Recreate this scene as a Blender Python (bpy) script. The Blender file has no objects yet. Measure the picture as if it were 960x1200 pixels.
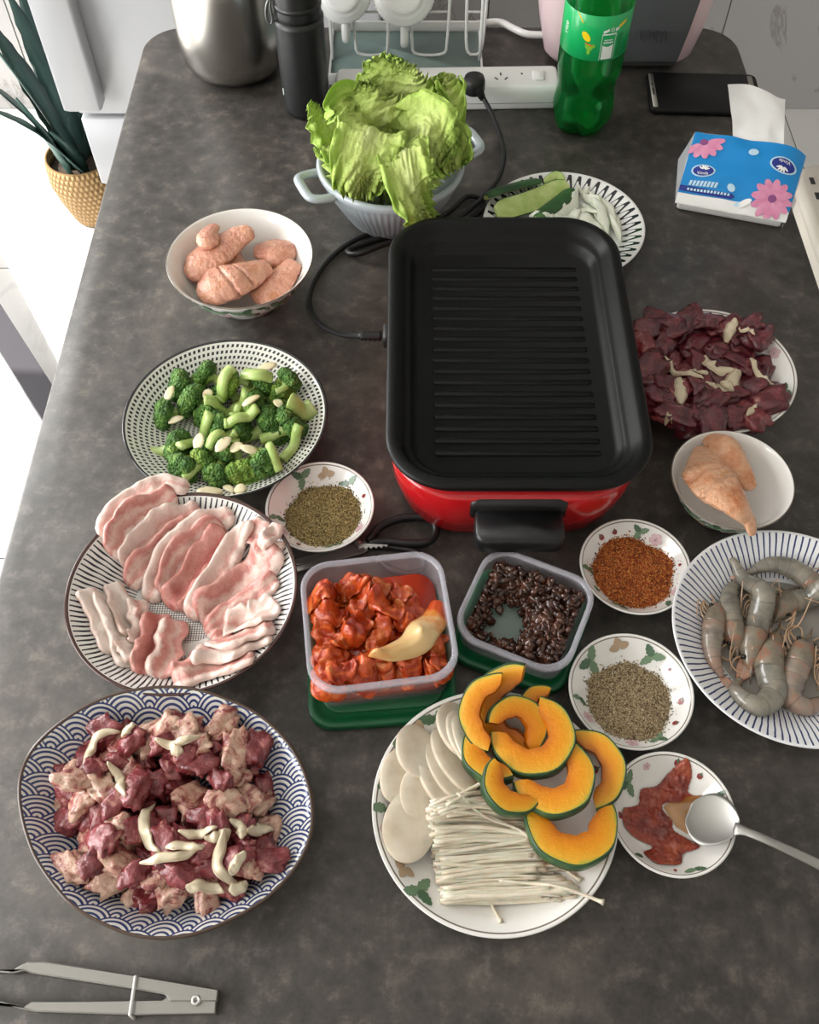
import bpy, bmesh, math, random
import numpy as np
from mathutils import Vector, noise
PI = math.pi
S = bpy.context.scene
COL = S.collection
# ------------------------------------------------------------------ camera
TZ = 0.75                      # table-top height
CH = 0.82                      # camera height above the table top
FPX = 1120.0                   # focal length in pixels of the 960x1200 frame
TH = math.radians(33.5)        # angle between the view axis and straight down
cam_d = bpy.data.cameras.new('camera'); cam = bpy.data.objects.new('camera', cam_d); COL.objects.link(cam)
cam_d.sensor_fit = 'HORIZONTAL'; cam_d.sensor_width = 36; cam_d.lens = 36 * FPX / 960
cam_d.clip_start = .02
cam.location = (0, 0, TZ + CH); cam.rotation_euler = (TH, 0, 0)
S.camera = cam
# ------------------------------------------------------------------ world, sun, window light, exposure
S.view_settings.view_transform = 'Standard'; S.view_settings.look = 'None'
S.view_settings.gamma = 1; S.view_settings.use_curve_mapping = False
S.view_settings.exposure = 0.72
w = bpy.data.worlds.new('world'); S.world = w; w.use_nodes = True
w.node_tree.nodes['Background'].inputs[0].default_value = (.80, .90, 1, 1)
w.node_tree.nodes['Background'].inputs[1].default_value = 1.0
sd = bpy.data.lights.new('sun', 'SUN'); so = bpy.data.objects.new('sun', sd); COL.objects.link(so)
sd.energy = 5; sd.angle = .009; sd.color = (1, .97, .92)
so.rotation_euler = Vector((-1, -.015, 1.42)).to_track_quat('Z', 'Y').to_euler()
def area(name, loc, rot, sx, sy, en, col=(1, 1, 1)):
    d = bpy.data.lights.new(name, 'AREA'); d.shape = 'RECTANGLE'; d.size = sx; d.size_y = sy; d.energy = en; d.color = col
    o = bpy.data.objects.new(name, d); COL.objects.link(o); o.location = loc; o.rotation_euler = rot
    return o
RX0, RX1, RY0, RY1, RZ1 = -2.2, 2.2, -1.6, 2.36, 2.7      # the room
area('daylight_back', (RX0 + .06, 1.79, 1.2), (0, -PI / 2, 0), 2.3, 1.0, 50, (1, .985, .955))
area('daylight_front', (RX0 + .06, -.15, 1.2), (0, -PI / 2, 0), 2.3, 1.7, 56, (1, .985, .955))

# ------------------------------------------------------------------ helpers
def W(px, py, z=0.0):
    """world point at height z above the table for a place seen in the 960x1200 frame"""
    a = (px - 480) / FPX; b = (600 - py) / FPX
    dy = b * math.cos(TH) + math.sin(TH); dz = b * math.sin(TH) - math.cos(TH)
    t = (CH - z) / (-dz)
    return Vector((a * t, dy * t, TZ + z))
def WY(px, py, Y):
    a = (px - 480) / FPX; b = (600 - py) / FPX
    dy = b * math.cos(TH) + math.sin(TH); dz = b * math.sin(TH) - math.cos(TH)
    t = Y / dy
    return Vector((a * t, Y, TZ + CH + dz * t))
def zoomed(x0, y0, s):
    return lambda p: (x0 + p[0] / s, y0 + p[1] / s)
def lin(h):
    if isinstance(h, tuple): return h if len(h) == 4 else (*h, 1)
    h = h.lstrip('#'); o = []
    for i in (0, 2, 4):
        c = int(h[i:i + 2], 16) / 255
        o.append(c / 12.92 if c <= .04045 else ((c + .055) / 1.055) ** 2.4)
    return (*o, 1)
def tag(o, label=None, cat=None, group=None, kind=None):
    if label: o['label'] = label
    if cat: o['category'] = cat
    if group: o['group'] = group
    if kind: o['kind'] = kind
    return o
def empty(name, loc, rz=0):
    o = bpy.data.objects.new(name, None); COL.objects.link(o); o.location = loc; o.rotation_euler = (0, 0, rz)
    o.empty_display_size = .05
    return o
def mesh(name, V, F, mats, smooth=True, uv=None, fm=None):
    me = bpy.data.meshes.new(name)
    me.from_pydata([tuple(map(float, v)) for v in V], [], [tuple(int(i) for i in f) for f in F])
    if not isinstance(mats, (list, tuple)): mats = [mats]
    for m in mats: me.materials.append(m)
    if fm is not None: me.polygons.foreach_set('material_index', fm)
    if uv is not None:
        lay = me.uv_layers.new(name='UVMap')
        li = np.empty(len(me.loops), dtype=np.int32); me.loops.foreach_get('vertex_index', li)
        lay.data.foreach_set('uv', np.asarray(uv, dtype=np.float32)[li].ravel())
    me.polygons.foreach_set('use_smooth', [smooth] * len(me.polygons))
    me.update()
    return me
def fix_normals(me):
    bm = bmesh.new(); bm.from_mesh(me); bmesh.ops.recalc_face_normals(bm, faces=bm.faces); bm.to_mesh(me); bm.free()
    return me
def obj(name, me, parent=None, loc=None, rot=None):
    o = bpy.data.objects.new(name, me); COL.objects.link(o)
    if parent: o.parent = parent
    if loc is not None: o.location = loc
    if rot is not None: o.rotation_euler = rot
    return o
def mk(name, V, F, mats, parent=None, loc=None, rot=None, smooth=True, uv=None, fm=None, fix=True):
    me = mesh(name, V, F, mats, smooth, uv, fm)
    if fix: fix_normals(me)
    return obj(name, me, parent, loc, rot)
def sharp(o, deg=35):
    bm = bmesh.new(); bm.from_mesh(o.data)
    for e in bm.edges:
        if len(e.link_faces) == 2 and e.calc_face_angle(0) > math.radians(deg): e.smooth = False
    bm.to_mesh(o.data); bm.free()
    return o
def spline(P, n):
    """Catmull-Rom resample of a list of points to n points"""
    P = np.asarray(P, float)
    if len(P) == 2: return P[0] + (P[1] - P[0]) * np.linspace(0, 1, n)[:, None]
    Q = np.vstack([2 * P[0] - P[1], P, 2 * P[-1] - P[-2]])
    L = np.r_[0, np.cumsum(np.linalg.norm(np.diff(P, axis=0), axis=1))]
    t = np.linspace(0, L[-1], n); out = []
    for s in t:
        i = min(max(np.searchsorted(L, s, side='right') - 1, 0), len(P) - 2)
        u = (s - L[i]) / max(L[i + 1] - L[i], 1e-9)
        a, b, c, d = Q[i], Q[i + 1], Q[i + 2], Q[i + 3]
        out.append(.5 * (2 * b + (c - a) * u + (2 * a - 5 * b + 4 * c - d) * u * u + (3 * b - a - 3 * c + d) * u ** 3))
    return np.array(out)
def tube_geo(P, R, seg=10, flat=1.0, up=(0, 0, 1), capped=True, uvs=False):
    P = np.asarray(P, float); n = len(P)
    R = np.full(n, R) if np.isscalar(R) else np.asarray(R, float)
    T = np.gradient(P, axis=0); T /= np.linalg.norm(T, axis=1)[:, None] + 1e-12
    V = []; U = []
    u0 = np.asarray(up, float)
    prev = None
    for i in range(n):
        if prev is None:
            s = np.cross(T[i], u0)
            if np.linalg.norm(s) < .1: s = np.cross(T[i], (1, 0, 0))
        else:
            s = prev - T[i] * np.dot(prev, T[i])
        s /= np.linalg.norm(s) + 1e-12; prev = s
        q = np.cross(s, T[i])
        for k in range(seg):
            a = 2 * PI * k / seg
            V.append(P[i] + R[i] * (math.cos(a) * s + math.sin(a) * q * flat)); U.append((i / (n - 1), k / seg))
    F = []
    for i in range(n - 1):
        for k in range(seg):
            k2 = (k + 1) % seg
            F.append((i * seg + k, i * seg + k2, (i + 1) * seg + k2, (i + 1) * seg + k))
    if capped:
        F.append(tuple(range(seg - 1, -1, -1))); F.append(tuple((n - 1) * seg + k for k in range(seg)))
    return (V, F, U) if uvs else (V, F)
def tube(name, P, R, mat, parent=None, seg=10, flat=1.0, **k):
    V, F = tube_geo(P, R, seg, flat)
    return mk(name, V, F, mat, parent, fix=False, **k)
def join(*geos):
    V, F = [], []
    for g in geos:
        o = len(V); V += [tuple(v) for v in g[0]]; F += [tuple(i + o for i in f) for f in g[1]]
    return V, F
def rrect(hw, hd, r, n=7):
    r = min(r, hw - 1e-4, hd - 1e-4); o = []
    for cx, cy, a0 in ((hw - r, hd - r, 0), (-hw + r, hd - r, PI / 2), (-hw + r, -hd + r, PI), (hw - r, -hd + r, 1.5 * PI)):
        for i in range(n):
            a = a0 + PI / 2 * i / (n - 1); o.append((cx + r * math.cos(a), cy + r * math.sin(a)))
    return o
def loft_geo(rings, cap0=True, cap1=True):
    """rings: list of equal-length closed 3D point loops"""
    n = len(rings[0]); V = [p for r in rings for p in r]; F = []
    for i in range(len(rings) - 1):
        for k in range(n):
            k2 = (k + 1) % n
            F.append((i * n + k, i * n + k2, (i + 1) * n + k2, (i + 1) * n + k))
    if cap0: F.append(tuple(range(n - 1, -1, -1)))
    if cap1: F.append(tuple((len(rings) - 1) * n + k for k in range(n)))
    return V, F
def rloft(secs, n=7, cap0=True, cap1=True):
    """secs: (half width, half depth, corner radius, z[, ox, oy])"""
    rings = []
    for s in secs:
        ox, oy = (s[4], s[5]) if len(s) > 4 else (0, 0)
        rings.append([(x + ox, y + oy, s[3]) for x, y in rrect(s[0], s[1], s[2], n)])
    return loft_geo(rings, cap0, cap1)
def box_geo(x0, x1, y0, y1, z0, z1, b=.002):
    hw, hd = (x1 - x0) / 2, (y1 - y0) / 2; cx, cy = (x0 + x1) / 2, (y0 + y1) / 2
    b = min(b, hw * .45, hd * .45, (z1 - z0) * .45)
    return rloft([(hw - b, hd - b, b, z0, cx, cy), (hw, hd, b, z0 + b, cx, cy), (hw, hd, b, z1 - b, cx, cy), (hw - b, hd - b, b, z1, cx, cy)], n=3)
def prism_geo(out, z0, z1, b=.0008):
    P = np.asarray(out, float)
    if np.cross(P, np.roll(P, -1, 0)).sum() < 0: P = P[::-1]
    a = P - np.roll(P, 1, 0); c = np.roll(P, -1, 0) - P
    na = np.c_[a[:, 1], -a[:, 0]]; nc = np.c_[c[:, 1], -c[:, 0]]
    nn = na / (np.linalg.norm(na, axis=1)[:, None] + 1e-12) + nc / (np.linalg.norm(nc, axis=1)[:, None] + 1e-12)
    nn /= np.linalg.norm(nn, axis=1)[:, None] + 1e-12
    I = P - nn * b
    return loft_geo([[(*p, z0) for p in I], [(*p, z0 + b) for p in P], [(*p, z1 - b) for p in P], [(*p, z1) for p in I]])
def smooth_prof(P, n):
    return [tuple(p) for p in spline(P, n)]
def lathe_geo(prof, seg=96, rf=None, mod=None):
    """prof: [(r, z)] first and last may sit on the axis; rf(phi): outline factor; mod(phi, i, r, z): extra radius"""
    V, F = [], []; rows = []
    for i, (r, z) in enumerate(prof):
        if r < 1e-6:
            rows.append([len(V)]); V.append((0, 0, z)); continue
        row = []
        for k in range(seg):
            a = 2 * PI * k / seg
            q = r * (rf(a) if rf else 1) + (mod(a, i, r, z) if mod else 0)
            row.append(len(V)); V.append((q * math.cos(a), q * math.sin(a), z))
        rows.append(row)
    for A, B in zip(rows[:-1], rows[1:]):
        if len(A) == 1 and len(B) == 1: continue
        for k in range(seg):
            k2 = (k + 1) % seg
            if len(A) == 1: F.append((A[0], B[k], B[k2]))
            elif len(B) == 1: F.append((A[k], B[0], A[k2]))
            else: F.append((A[k], B[k], B[k2], A[k2]))
    return V, F

# ------------------------------------------------------------------ materials
class Ex:
    """arithmetic on shader sockets"""
    def __init__(s, nt, v): s.nt, s.v = nt, v
    def _op(s, op, *a):
        n = s.nt.nodes.new('ShaderNodeMath'); n.operation = op
        for i, q in enumerate((s,) + a):
            q = q.v if isinstance(q, Ex) else q
            if isinstance(q, (int, float)): n.inputs[i].default_value = q
            else: s.nt.links.new(q, n.inputs[i])
        return Ex(s.nt, n.outputs[0])
    def __add__(s, o): return s._op('ADD', o)
    def __sub__(s, o): return s._op('SUBTRACT', o)
    def __mul__(s, o): return s._op('MULTIPLY', o)
    def __truediv__(s, o): return s._op('DIVIDE', o)
    def __lt__(s, o): return s._op('LESS_THAN', o)
    def __gt__(s, o): return s._op('GREATER_THAN', o)
    def fl(s): return s._op('FLOOR')
    def fr(s): return s._op('FRACT')
    def rd(s): return s._op('ROUND')
    def ab(s): return s._op('ABSOLUTE')
    def sq(s): return s._op('SQRT')
    def sin(s): return s._op('SINE')
    def md(s, o): return s._op('FLOORED_MODULO', o)
    def at2(s, o): return s._op('ARCTAN2', o)
    def mx(s, o): return s._op('MAXIMUM', o)
    def mn(s, o): return s._op('MINIMUM', o)
def sel(c, a, b):              # c ? a : b
    return b + (a - b) * c if isinstance(b, Ex) else (a - b) * c + b
KEYS = dict(rough='Roughness', metal='Metallic', spec='Specular IOR Level', ior='IOR', alpha='Alpha', trans='Transmission Weight',
            sss='Subsurface Weight', sscale='Subsurface Scale', coat='Coat Weight', crough='Coat Roughness', sheen='Sheen Weight', aniso='Anisotropic')
def new_mat(name, base='#808080', **k):
    m = bpy.data.materials.new(name); m.use_nodes = True; nt = m.node_tree; b = nt.nodes['Principled BSDF']
    b.inputs['Base Color'].default_value = lin(base)
    for q, v in k.items():
        if q == 'ssr': b.inputs['Subsurface Radius'].default_value = v
        elif q in KEYS: b.inputs[KEYS[q]].default_value = v
    return m, nt, b
def flat(name, base, **k): return new_mat(name, base, **k)[0]
def coords(nt, rand=True):
    t = nt.nodes.new('ShaderNodeTexCoord')
    if not rand: return t.outputs['Object']
    oi = nt.nodes.new('ShaderNodeObjectInfo'); a = nt.nodes.new('ShaderNodeVectorMath'); a.operation = 'MULTIPLY_ADD'
    cb = nt.nodes.new('ShaderNodeCombineXYZ')
    for i in range(3): nt.links.new(oi.outputs['Random'], cb.inputs[i])
    nt.links.new(cb.outputs[0], a.inputs[0]); a.inputs[1].default_value = (7, 13, 5); nt.links.new(t.outputs['Object'], a.inputs[2])
    return a.outputs[0]
def noise_tex(nt, vec, scale, detail=4, rough=.55, dist=0, stretch=None):
    if stretch:
        mp = nt.nodes.new('ShaderNodeMapping'); mp.inputs['Scale'].default_value = stretch; nt.links.new(vec, mp.inputs['Vector']); vec = mp.outputs[0]
    n = nt.nodes.new('ShaderNodeTexNoise'); n.inputs['Scale'].default_value = scale; n.inputs['Detail'].default_value = detail
    n.inputs['Roughness'].default_value = rough; n.inputs['Distortion'].default_value = dist; nt.links.new(vec, n.inputs['Vector'])
    return n.outputs['Fac']
def ramp(nt, fac, cols, interp='LINEAR'):
    r = nt.nodes.new('ShaderNodeValToRGB'); r.color_ramp.interpolation = interp
    while len(r.color_ramp.elements) < len(cols): r.color_ramp.elements.new(.5)
    for e, (p, c) in zip(r.color_ramp.elements, cols): e.position = p; e.color = lin(c)
    nt.links.new(fac.v if isinstance(fac, Ex) else fac, r.inputs[0])
    return r.outputs[0]
def mixc(nt, fac, a, b):
    n = nt.nodes.new('ShaderNodeMix'); n.data_type = 'RGBA'
    for s, v in ((n.inputs[0], fac), (n.inputs[6], a), (n.inputs[7], b)):
        v = v.v if isinstance(v, Ex) else v
        if isinstance(v, (int, float)): s.default_value = v
        elif isinstance(v, (str, tuple)): s.default_value = lin(v)
        else: nt.links.new(v, s)
    return n.outputs[2]
def bump(nt, b, h, strength=.3, dist=.002):
    n = nt.nodes.new('ShaderNodeBump'); n.inputs['Strength'].default_value = strength; n.inputs['Distance'].default_value = dist
    nt.links.new(h.v if isinstance(h, Ex) else h, n.inputs['Height']); nt.links.new(n.outputs[0], b.inputs['Normal'])
def noisy(name, cols, scale=60, detail=5, bmp=0, bscale=None, bdist=.001, dist=0, stretch=None, nrough=.55, **k):
    m, nt, b = new_mat(name, cols[0][1], **k); v = coords(nt)
    nt.links.new(ramp(nt, noise_tex(nt, v, scale, detail, nrough, dist, stretch), cols), b.inputs['Base Color'])
    if bmp: bump(nt, b, noise_tex(nt, v, bscale or scale * 2, 4, .6), bmp, bdist)
    return m
def xyz(nt):
    t = nt.nodes.new('ShaderNodeTexCoord'); s = nt.nodes.new('ShaderNodeSeparateXYZ'); nt.links.new(t.outputs['Object'], s.inputs[0])
    return Ex(nt, s.outputs[0]), Ex(nt, s.outputs[1]), Ex(nt, s.outputs[2])
def uvx(nt):
    t = nt.nodes.new('ShaderNodeTexCoord'); s = nt.nodes.new('ShaderNodeSeparateXYZ'); nt.links.new(t.outputs['UV'], s.inputs[0])
    return Ex(nt, s.outputs[0]), Ex(nt, s.outputs[1])

# ------------------------------------------------------------------ piles: a height field that pieces are laid on
class HF:
    def __init__(s, cx, cy, R, fn, n=120):
        s.cx, s.cy, s.R, s.n = cx, cy, R, n
        g = np.linspace(-R, R, n); X, Y = np.meshgrid(g, g, indexing='ij')
        s.z = fn(X, Y); s.d = 2 * R / (n - 1)
    def at(s, x, y):
        u = np.clip((np.asarray(x) - s.cx + s.R) / s.d, 0, s.n - 1.001); v = np.clip((np.asarray(y) - s.cy + s.R) / s.d, 0, s.n - 1.001)
        i = u.astype(int); j = v.astype(int); a = u - i; b = v - j; z = s.z
        return z[i, j] * (1 - a) * (1 - b) + z[i + 1, j] * a * (1 - b) + z[i, j + 1] * (1 - a) * b + z[i + 1, j + 1] * a * b
    def stamp(s, V, F=None):
        V = np.asarray(V, float)
        if F is not None:
            ex = [V[list(f)].mean(0) for f in F]
            if ex: V = np.vstack([V, np.array(ex)])
        i = np.rint((V[:, 0] - s.cx + s.R) / s.d).astype(int); j = np.rint((V[:, 1] - s.cy + s.R) / s.d).astype(int)
        ok = (i >= 0) & (j >= 0) & (i < s.n) & (j < s.n)
        np.maximum.at(s.z, (i[ok], j[ok]), V[ok, 2])
def place(name, V, F, mat, **k):
    """a top-level mesh whose origin is under its middle"""
    V = np.asarray(V, float); c = V.mean(0); c[2] = V[:, 2].min()
    return mk(name, V - c, F, mat, loc=tuple(c), **k)
def relax(z0, it=10, tol=.0006):
    z = z0.copy()
    for _ in range(it):
        p = np.pad(z, 1, mode='edge')
        b = (p[:-2, 1:-1] + p[2:, 1:-1] + p[1:-1, :-2] + p[1:-1, 2:] + z) / 5
        z = np.maximum(z0 - tol, b)
    return z
def sheet(name, pts, width, thick, hf, mat, nl=26, nw=9, wav=0, wf=120, seed=0, ends=.16, fold=0, it=10, edge=.5, gap=.0004, wprof=None):
    C = spline(pts, nl); T = np.gradient(C, axis=0); T /= np.linalg.norm(T, axis=1)[:, None] + 1e-12
    N = np.c_[-T[:, 1], T[:, 0]]
    u = np.linspace(0, 1, nl); v = np.linspace(-1, 1, nw)
    e = np.clip(np.minimum(u, 1 - u) / max(ends, 1e-3), 0, 1); wp = .35 + .65 * np.sqrt(1 - (1 - e) ** 2)
    if wprof is not None: wp = wp * np.interp(u, *zip(*wprof))
    wn = np.array([1 + .22 * noise.noise((q * 5, seed * 3.1, 1.7)) for q in u])
    sh = np.array([.16 * width * noise.noise((q * 4, seed * 2.3, 9.1)) for q in u])
    XY = C[:, None, :] + N[:, None, :] * ((v[None, :, None] * .5 * width * (wp * wn)[:, None, None]) + sh[:, None, None])
    z0 = hf.at(XY[..., 0], XY[..., 1]) + gap
    z = relax(z0, it)
    eu = np.clip(np.minimum(u, 1 - u) / .06, 0, 1) ** .5; ev = np.clip((1 - abs(v)) / edge, 0, 1) ** .5
    t = thick * eu[:, None] * ev[None, :]
    if wav:
        rr = np.array([[noise.noise((XY[i, j, 0] * wf, XY[i, j, 1] * wf, seed * 1.9)) for j in range(nw)] for i in range(nl)])
        z = z + wav * (rr + 1) * .5 * (eu[:, None] * .8 + .2)
    if fold: z = z + fold * np.clip(v, 0, 1)[None, :] ** 2 * np.sin(u * PI)[:, None]
    top = np.dstack([XY, z + np.maximum(t, .0002)]).reshape(-1, 3); bot = np.dstack([XY, z]).reshape(-1, 3)
    V = np.vstack([top, bot]); n = nl * nw; F = []
    for i in range(nl - 1):
        for j in range(nw - 1):
            a = i * nw + j; F.append((a, a + nw, a + nw + 1, a + 1)); F.append((n + a, n + a + 1, n + a + nw + 1, n + a + nw))
    for i in range(nl - 1):
        a = i * nw; F.append((a, a + n, a + n + nw, a + nw)); a += nw - 1; F.append((a, a + nw, a + n + nw, a + n))
    for j in range(nw - 1):
        F.append((j, j + 1, j + 1 + n, j + n)); a = (nl - 1) * nw + j; F.append((a, a + n, a + 1 + n, a + 1))
    UV = [(u[i], (v[j] + 1) / 2) for i in range(nl) for j in range(nw)] * 2
    o = place(name, V, F, mat, uv=UV)
    hf.stamp(top, F[:0]); ft = [f for f in F if max(f) < n]; hf.stamp(top, ft)
    return o
def strand(name, pts, r, hf, mat, n=16, seg=7, flat=.7, it=6, taper=True, lift=0, head=None, tol=.0006, side=.85):
    C = spline(pts, n); Tg = np.gradient(C, axis=0); Tg /= np.linalg.norm(Tg, axis=1)[:, None] + 1e-12; Ng = np.c_[-Tg[:, 1], Tg[:, 0]] * r * .85
    z0 = np.max([hf.at(C[:, 0] + s_ * Ng[:, 0], C[:, 1] + s_ * Ng[:, 1]) for s_ in (-1, -.5, 0, .5, 1)], axis=0) * side + hf.at(C[:, 0], C[:, 1]) * (1 - side)
    z = relax(np.repeat(z0[:, None], 3, 1), it, tol)[:, 1]
    u = np.linspace(0, 1, n); R = r * (np.clip(np.minimum(u, 1 - u) / .25, 0, 1) ** .6 * .75 + .25 if taper else np.ones(n))
    if head: R = R * (1 + (head - 1) * np.exp(-((u - 1) / .03) ** 2))
    P = np.c_[C, z + R * flat * .95 + lift * np.sin(u * PI)]
    V, F, U = tube_geo(P, R, seg, flat, uvs=True)
    V = np.array(V); o = place(name, V, F, mat, uv=U, fix=False); hf.stamp(V); 
    return o
def ico(sub=3):
    bm = bmesh.new(); bmesh.ops.create_icosphere(bm, subdivisions=sub, radius=1)
    V = np.array([v.co[:] for v in bm.verts]); F = [tuple(v.index for v in f.verts) for f in bm.faces]; bm.free()
    return V, F
ICO = {k: ico(k) for k in (1, 2, 3, 4)}
def blob_geo(seed, sub=3, amp=.25, freq=1.6, box=.75, fine=.06):
    V, F = ICO[sub]; V = V.copy()
    B = np.sign(V) * abs(V) ** box; B /= np.max(np.linalg.norm(B, axis=1))
    d = np.array([1 + amp * noise.noise((p[0] * freq + seed * 5.3, p[1] * freq + seed, p[2] * freq - seed * 2)) + fine * noise.noise((p[0] * 5 + seed, p[1] * 5, p[2] * 5)) for p in V])
    return B * d[:, None], F
def rotm(rx, ry, rz):
    cx, sx, cy, sy, cz, sz = math.cos(rx), math.sin(rx), math.cos(ry), math.sin(ry), math.cos(rz), math.sin(rz)
    return np.array([[cz, -sz, 0], [sz, cz, 0], [0, 0, 1]]) @ np.array([[cy, 0, sy], [0, 1, 0], [-sy, 0, cy]]) @ np.array([[1, 0, 0], [0, cx, -sx], [0, sx, cx]])
def settle(V, hf, q=.05):
    """lower points so that the piece rests on the pile (a small share may press in)"""
    g = V[:, 2] - hf.at(V[:, 0], V[:, 1])
    V = V.copy(); V[:, 2] -= np.quantile(g, q)
    return V
def lay(name, V, F, mat, hf, q=.05, **k):
    V = settle(np.asarray(V, float), hf, q); hf.stamp(V, F)
    return place(name, V, F, mat, **k)
# ================================================================== the room
m_floor, nt, b = new_mat('floor_tile_marble', '#eceae6', rough=.25)
v = coords(nt); f1 = noise_tex(nt, v, 1.6, 8, .6, 1.4)
nt.links.new(ramp(nt, f1, [(.0, '#f0efec'), (.46, '#efeeeb'), (.5, '#e2e1df'), (.54, '#efeeeb'), (1, '#ebeae8')]), b.inputs['Base Color'])
m_wallt, nt, b = new_mat('wall_tile_marble', '#b9b7b4', rough=.3)
v = coords(nt); f1 = noise_tex(nt, v, 1.1, 9, .62, 1.8)
nt.links.new(ramp(nt, f1, [(.0, '#a5a3a1'), (.485, '#a8a6a4'), (.5, '#8a8784'), (.508, '#a6a4a2'), (1, '#9b9997')]), b.inputs['Base Color'])
m_grout = flat('grout', '#6f6c69', rough=.9)
m_white_wall = flat('painted_wall', '#b5b2ad', rough=.9)
def structure(name, geo, mat, **k):
    o = mk(name, geo[0], geo[1], mat, smooth=False, **k); tag(o, kind='structure'); return o
fl = structure('floor', box_geo(RX0 - .1, RX1 + .1, RY0 - .1, RY1 + .1, -.1, -.003, .001), m_grout)
tg = box_geo(-.3985, .3985, -.3985, .3985, -.0028, 0, .0006); tme = fix_normals(mesh('floor_tile', *tg, m_floor, smooth=False))
jy = W(60, 314, -TZ).y
for i in range(6):
    for j in range(6):
        x = -1.8 + .8 * i + .02; y = jy - .4 + .8 * (j - 3) + .0
        if x - .4 < RX0 - .1 or x + .4 > RX1 + .2 or y + .4 < RY0 - .1: continue
        obj('floor_tile', tme, fl, (x, min(y, 9), 0))
wb = structure('wall_back', box_geo(RX0 - .1, RX1 + .1, RY1 + .004, RY1 + .15, 0, RZ1, .001), m_grout)
jx = WY(852, 20, RY1).x
wg = box_geo(-.2985, .2985, 0, .004, 0, 1.197, .0006); wme = fix_normals(mesh('wall_tile', *wg, m_wallt, smooth=False))
for i in range(-5, 3):
    for j in range(2):
        x = jx + .3 + .6 * i
        if RX0 < x - .3 and x + .3 < RX1 + .3: obj('wall_tile', wme, wb, (x, RY1 - .001, .0015 + 1.2 * j))
structure('wall_right', box_geo(RX1, RX1 + .12, RY0, RY1, 0, RZ1, .001), m_white_wall)
structure('wall_front', box_geo(RX0, RX1, RY0 - .12, RY0, 0, RZ1, .001), m_white_wall)
structure('ceiling', box_geo(RX0 - .15, RX1 + .12, RY0 - .12, RY1 + .15, RZ1, RZ1 + .1, .001), m_white_wall)
# window wall on the left: two tall openings, pier added between to shade floor
PY0, PY1 = .72, 1.28
wl = [box_geo(RX0 - .15, RX0, RY0, -1.0, 0, RZ1, .001), box_geo(RX0 - .15, RX0, PY0, PY1, 0, RZ1, .001), box_geo(RX0 - .15, RX0, 2.3, RY1, 0, RZ1, .001),
      box_geo(RX0 - .15, RX0, -1.0, PY0, 2.4, RZ1, .001), box_geo(RX0 - .15, RX0, PY1, 2.3, 2.4, RZ1, .001)]
structure('wall_left', join(*wl), m_white_wall)
m_frame = flat('window_frame_white', '#e8e8e6', rough=.4)
for n, (a, c) in enumerate(((-1.0, PY0), (PY1, 2.3))):
    e = tag(empty('window_%d' % (n + 1), (RX0 - .07, (a + c) / 2, 0)), kind='structure'); h = (c - a) / 2
    for q in (box_geo(-.03, .03, -h, -h + .05, 0, 2.4), box_geo(-.03, .03, h - .05, h, 0, 2.4), box_geo(-.03, .03, -h + .05, h - .05, 2.35, 2.4), box_geo(-.03, .03, -h + .05, h - .05, 0, .05)):
        mk('frame_bar', *q, m_frame, e, smooth=False)
# ================================================================== table
m_table, nt, b = new_mat('dark_stone_laminate', '#4a4845', rough=.42, spec=.5)
v = coords(nt, False)
c1 = ramp(nt, noise_tex(nt, v, 7, 9, .68, .6), [(.30, '#282624'), (.5, '#494541'), (.70, '#78716a')])
c2 = ramp(nt, noise_tex(nt, v, 55, 6, .7), [(.34, '#282624'), (.54, '#4c4843'), (.72, '#837b72')])
c = mixc(nt, .55, c1, c2)
scr = noise_tex(nt, v, 30, 3, .8, 2.5, (1, 6, 1)); msk = Ex(nt, scr) > .735
c = mixc(nt, msk * .35, c, '#8f8b86')
nt.links.new(c, b.inputs['Base Color'])
nt.links.new((Ex(nt, noise_tex(nt, v, 12, 6, .6)) * .3 + .30).v, b.inputs['Roughness'])
bump(nt, b, noise_tex(nt, v, 160, 4, .6), .12, .0008)
m_leg = flat('black_steel', '#1c1c1e', rough=.4, metal=.6)
XL0, XL1 = W(164.6, 54).x, W(33, 600).x
tab = tag(empty('dining_table', (.05, .68, 0)), 'long dining table with dark mottled stone top and rounded corners', 'table')
xl, xr, y0, y1 = -.405 - .05, .5 - .05, -.25 - .68, W(500, 31).y - .68
hw, hd, cx, cy = (xr - xl) / 2, (y1 - y0) / 2, (xr + xl) / 2, (y0 + y1) / 2
mk('tabletop', *rloft([(hw - .004, hd - .004, .06, TZ - .022, cx, cy), (hw, hd, .06, TZ - .019, cx, cy), (hw, hd, .06, TZ - .003, cx, cy), (hw - .003, hd - .003, .058, TZ, cx, cy)], n=12), m_table, tab)
for sx in (-1, 1):
    for sy in (-1, 1):
        x, y = cx + sx * (hw - .12), cy + sy * (hd - .15)
        mk('leg', *box_geo(x - .025, x + .025, y - .025, y + .025, 0, TZ - .022, .003), m_leg, tab)

# ================================================================== fridge, plant, chair, storage box beyond the table
m_fr = flat('fridge_grey_white', '#a2a3a6', rough=.35); m_fr2 = flat('fridge_side', '#88898c', rough=.4); m_dark = flat('dark_gap', '#3a3b3d', rough=.7)
FY = 1.75
zg = WY(94, 137, FY).z; zb = WY(121, 217, FY).z; fx = WY(94, 139, FY).x; fx1 = fx + .62
fr = tag(empty('fridge', (fx, FY, 0)), 'pale grey fridge with a protruding door strip beside the plant', 'fridge')
mk('body', *box_geo(.01, fx1 - fx - .01, .05, .58, .05, 1.75, .006), m_fr2, fr)
ud = mk('upper_door', *box_geo(0, fx1 - fx, 0, .05, zg + .003, 1.75, .006), m_fr, fr)
p1, p2 = WY(75, 133, FY - .045), WY(120, 133, FY - .045)
mk('door_strip', *box_geo(p1.x - fx, p2.x - fx, -.045, 0, p1.z, 1.75, .006), m_fr, fr)
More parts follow.
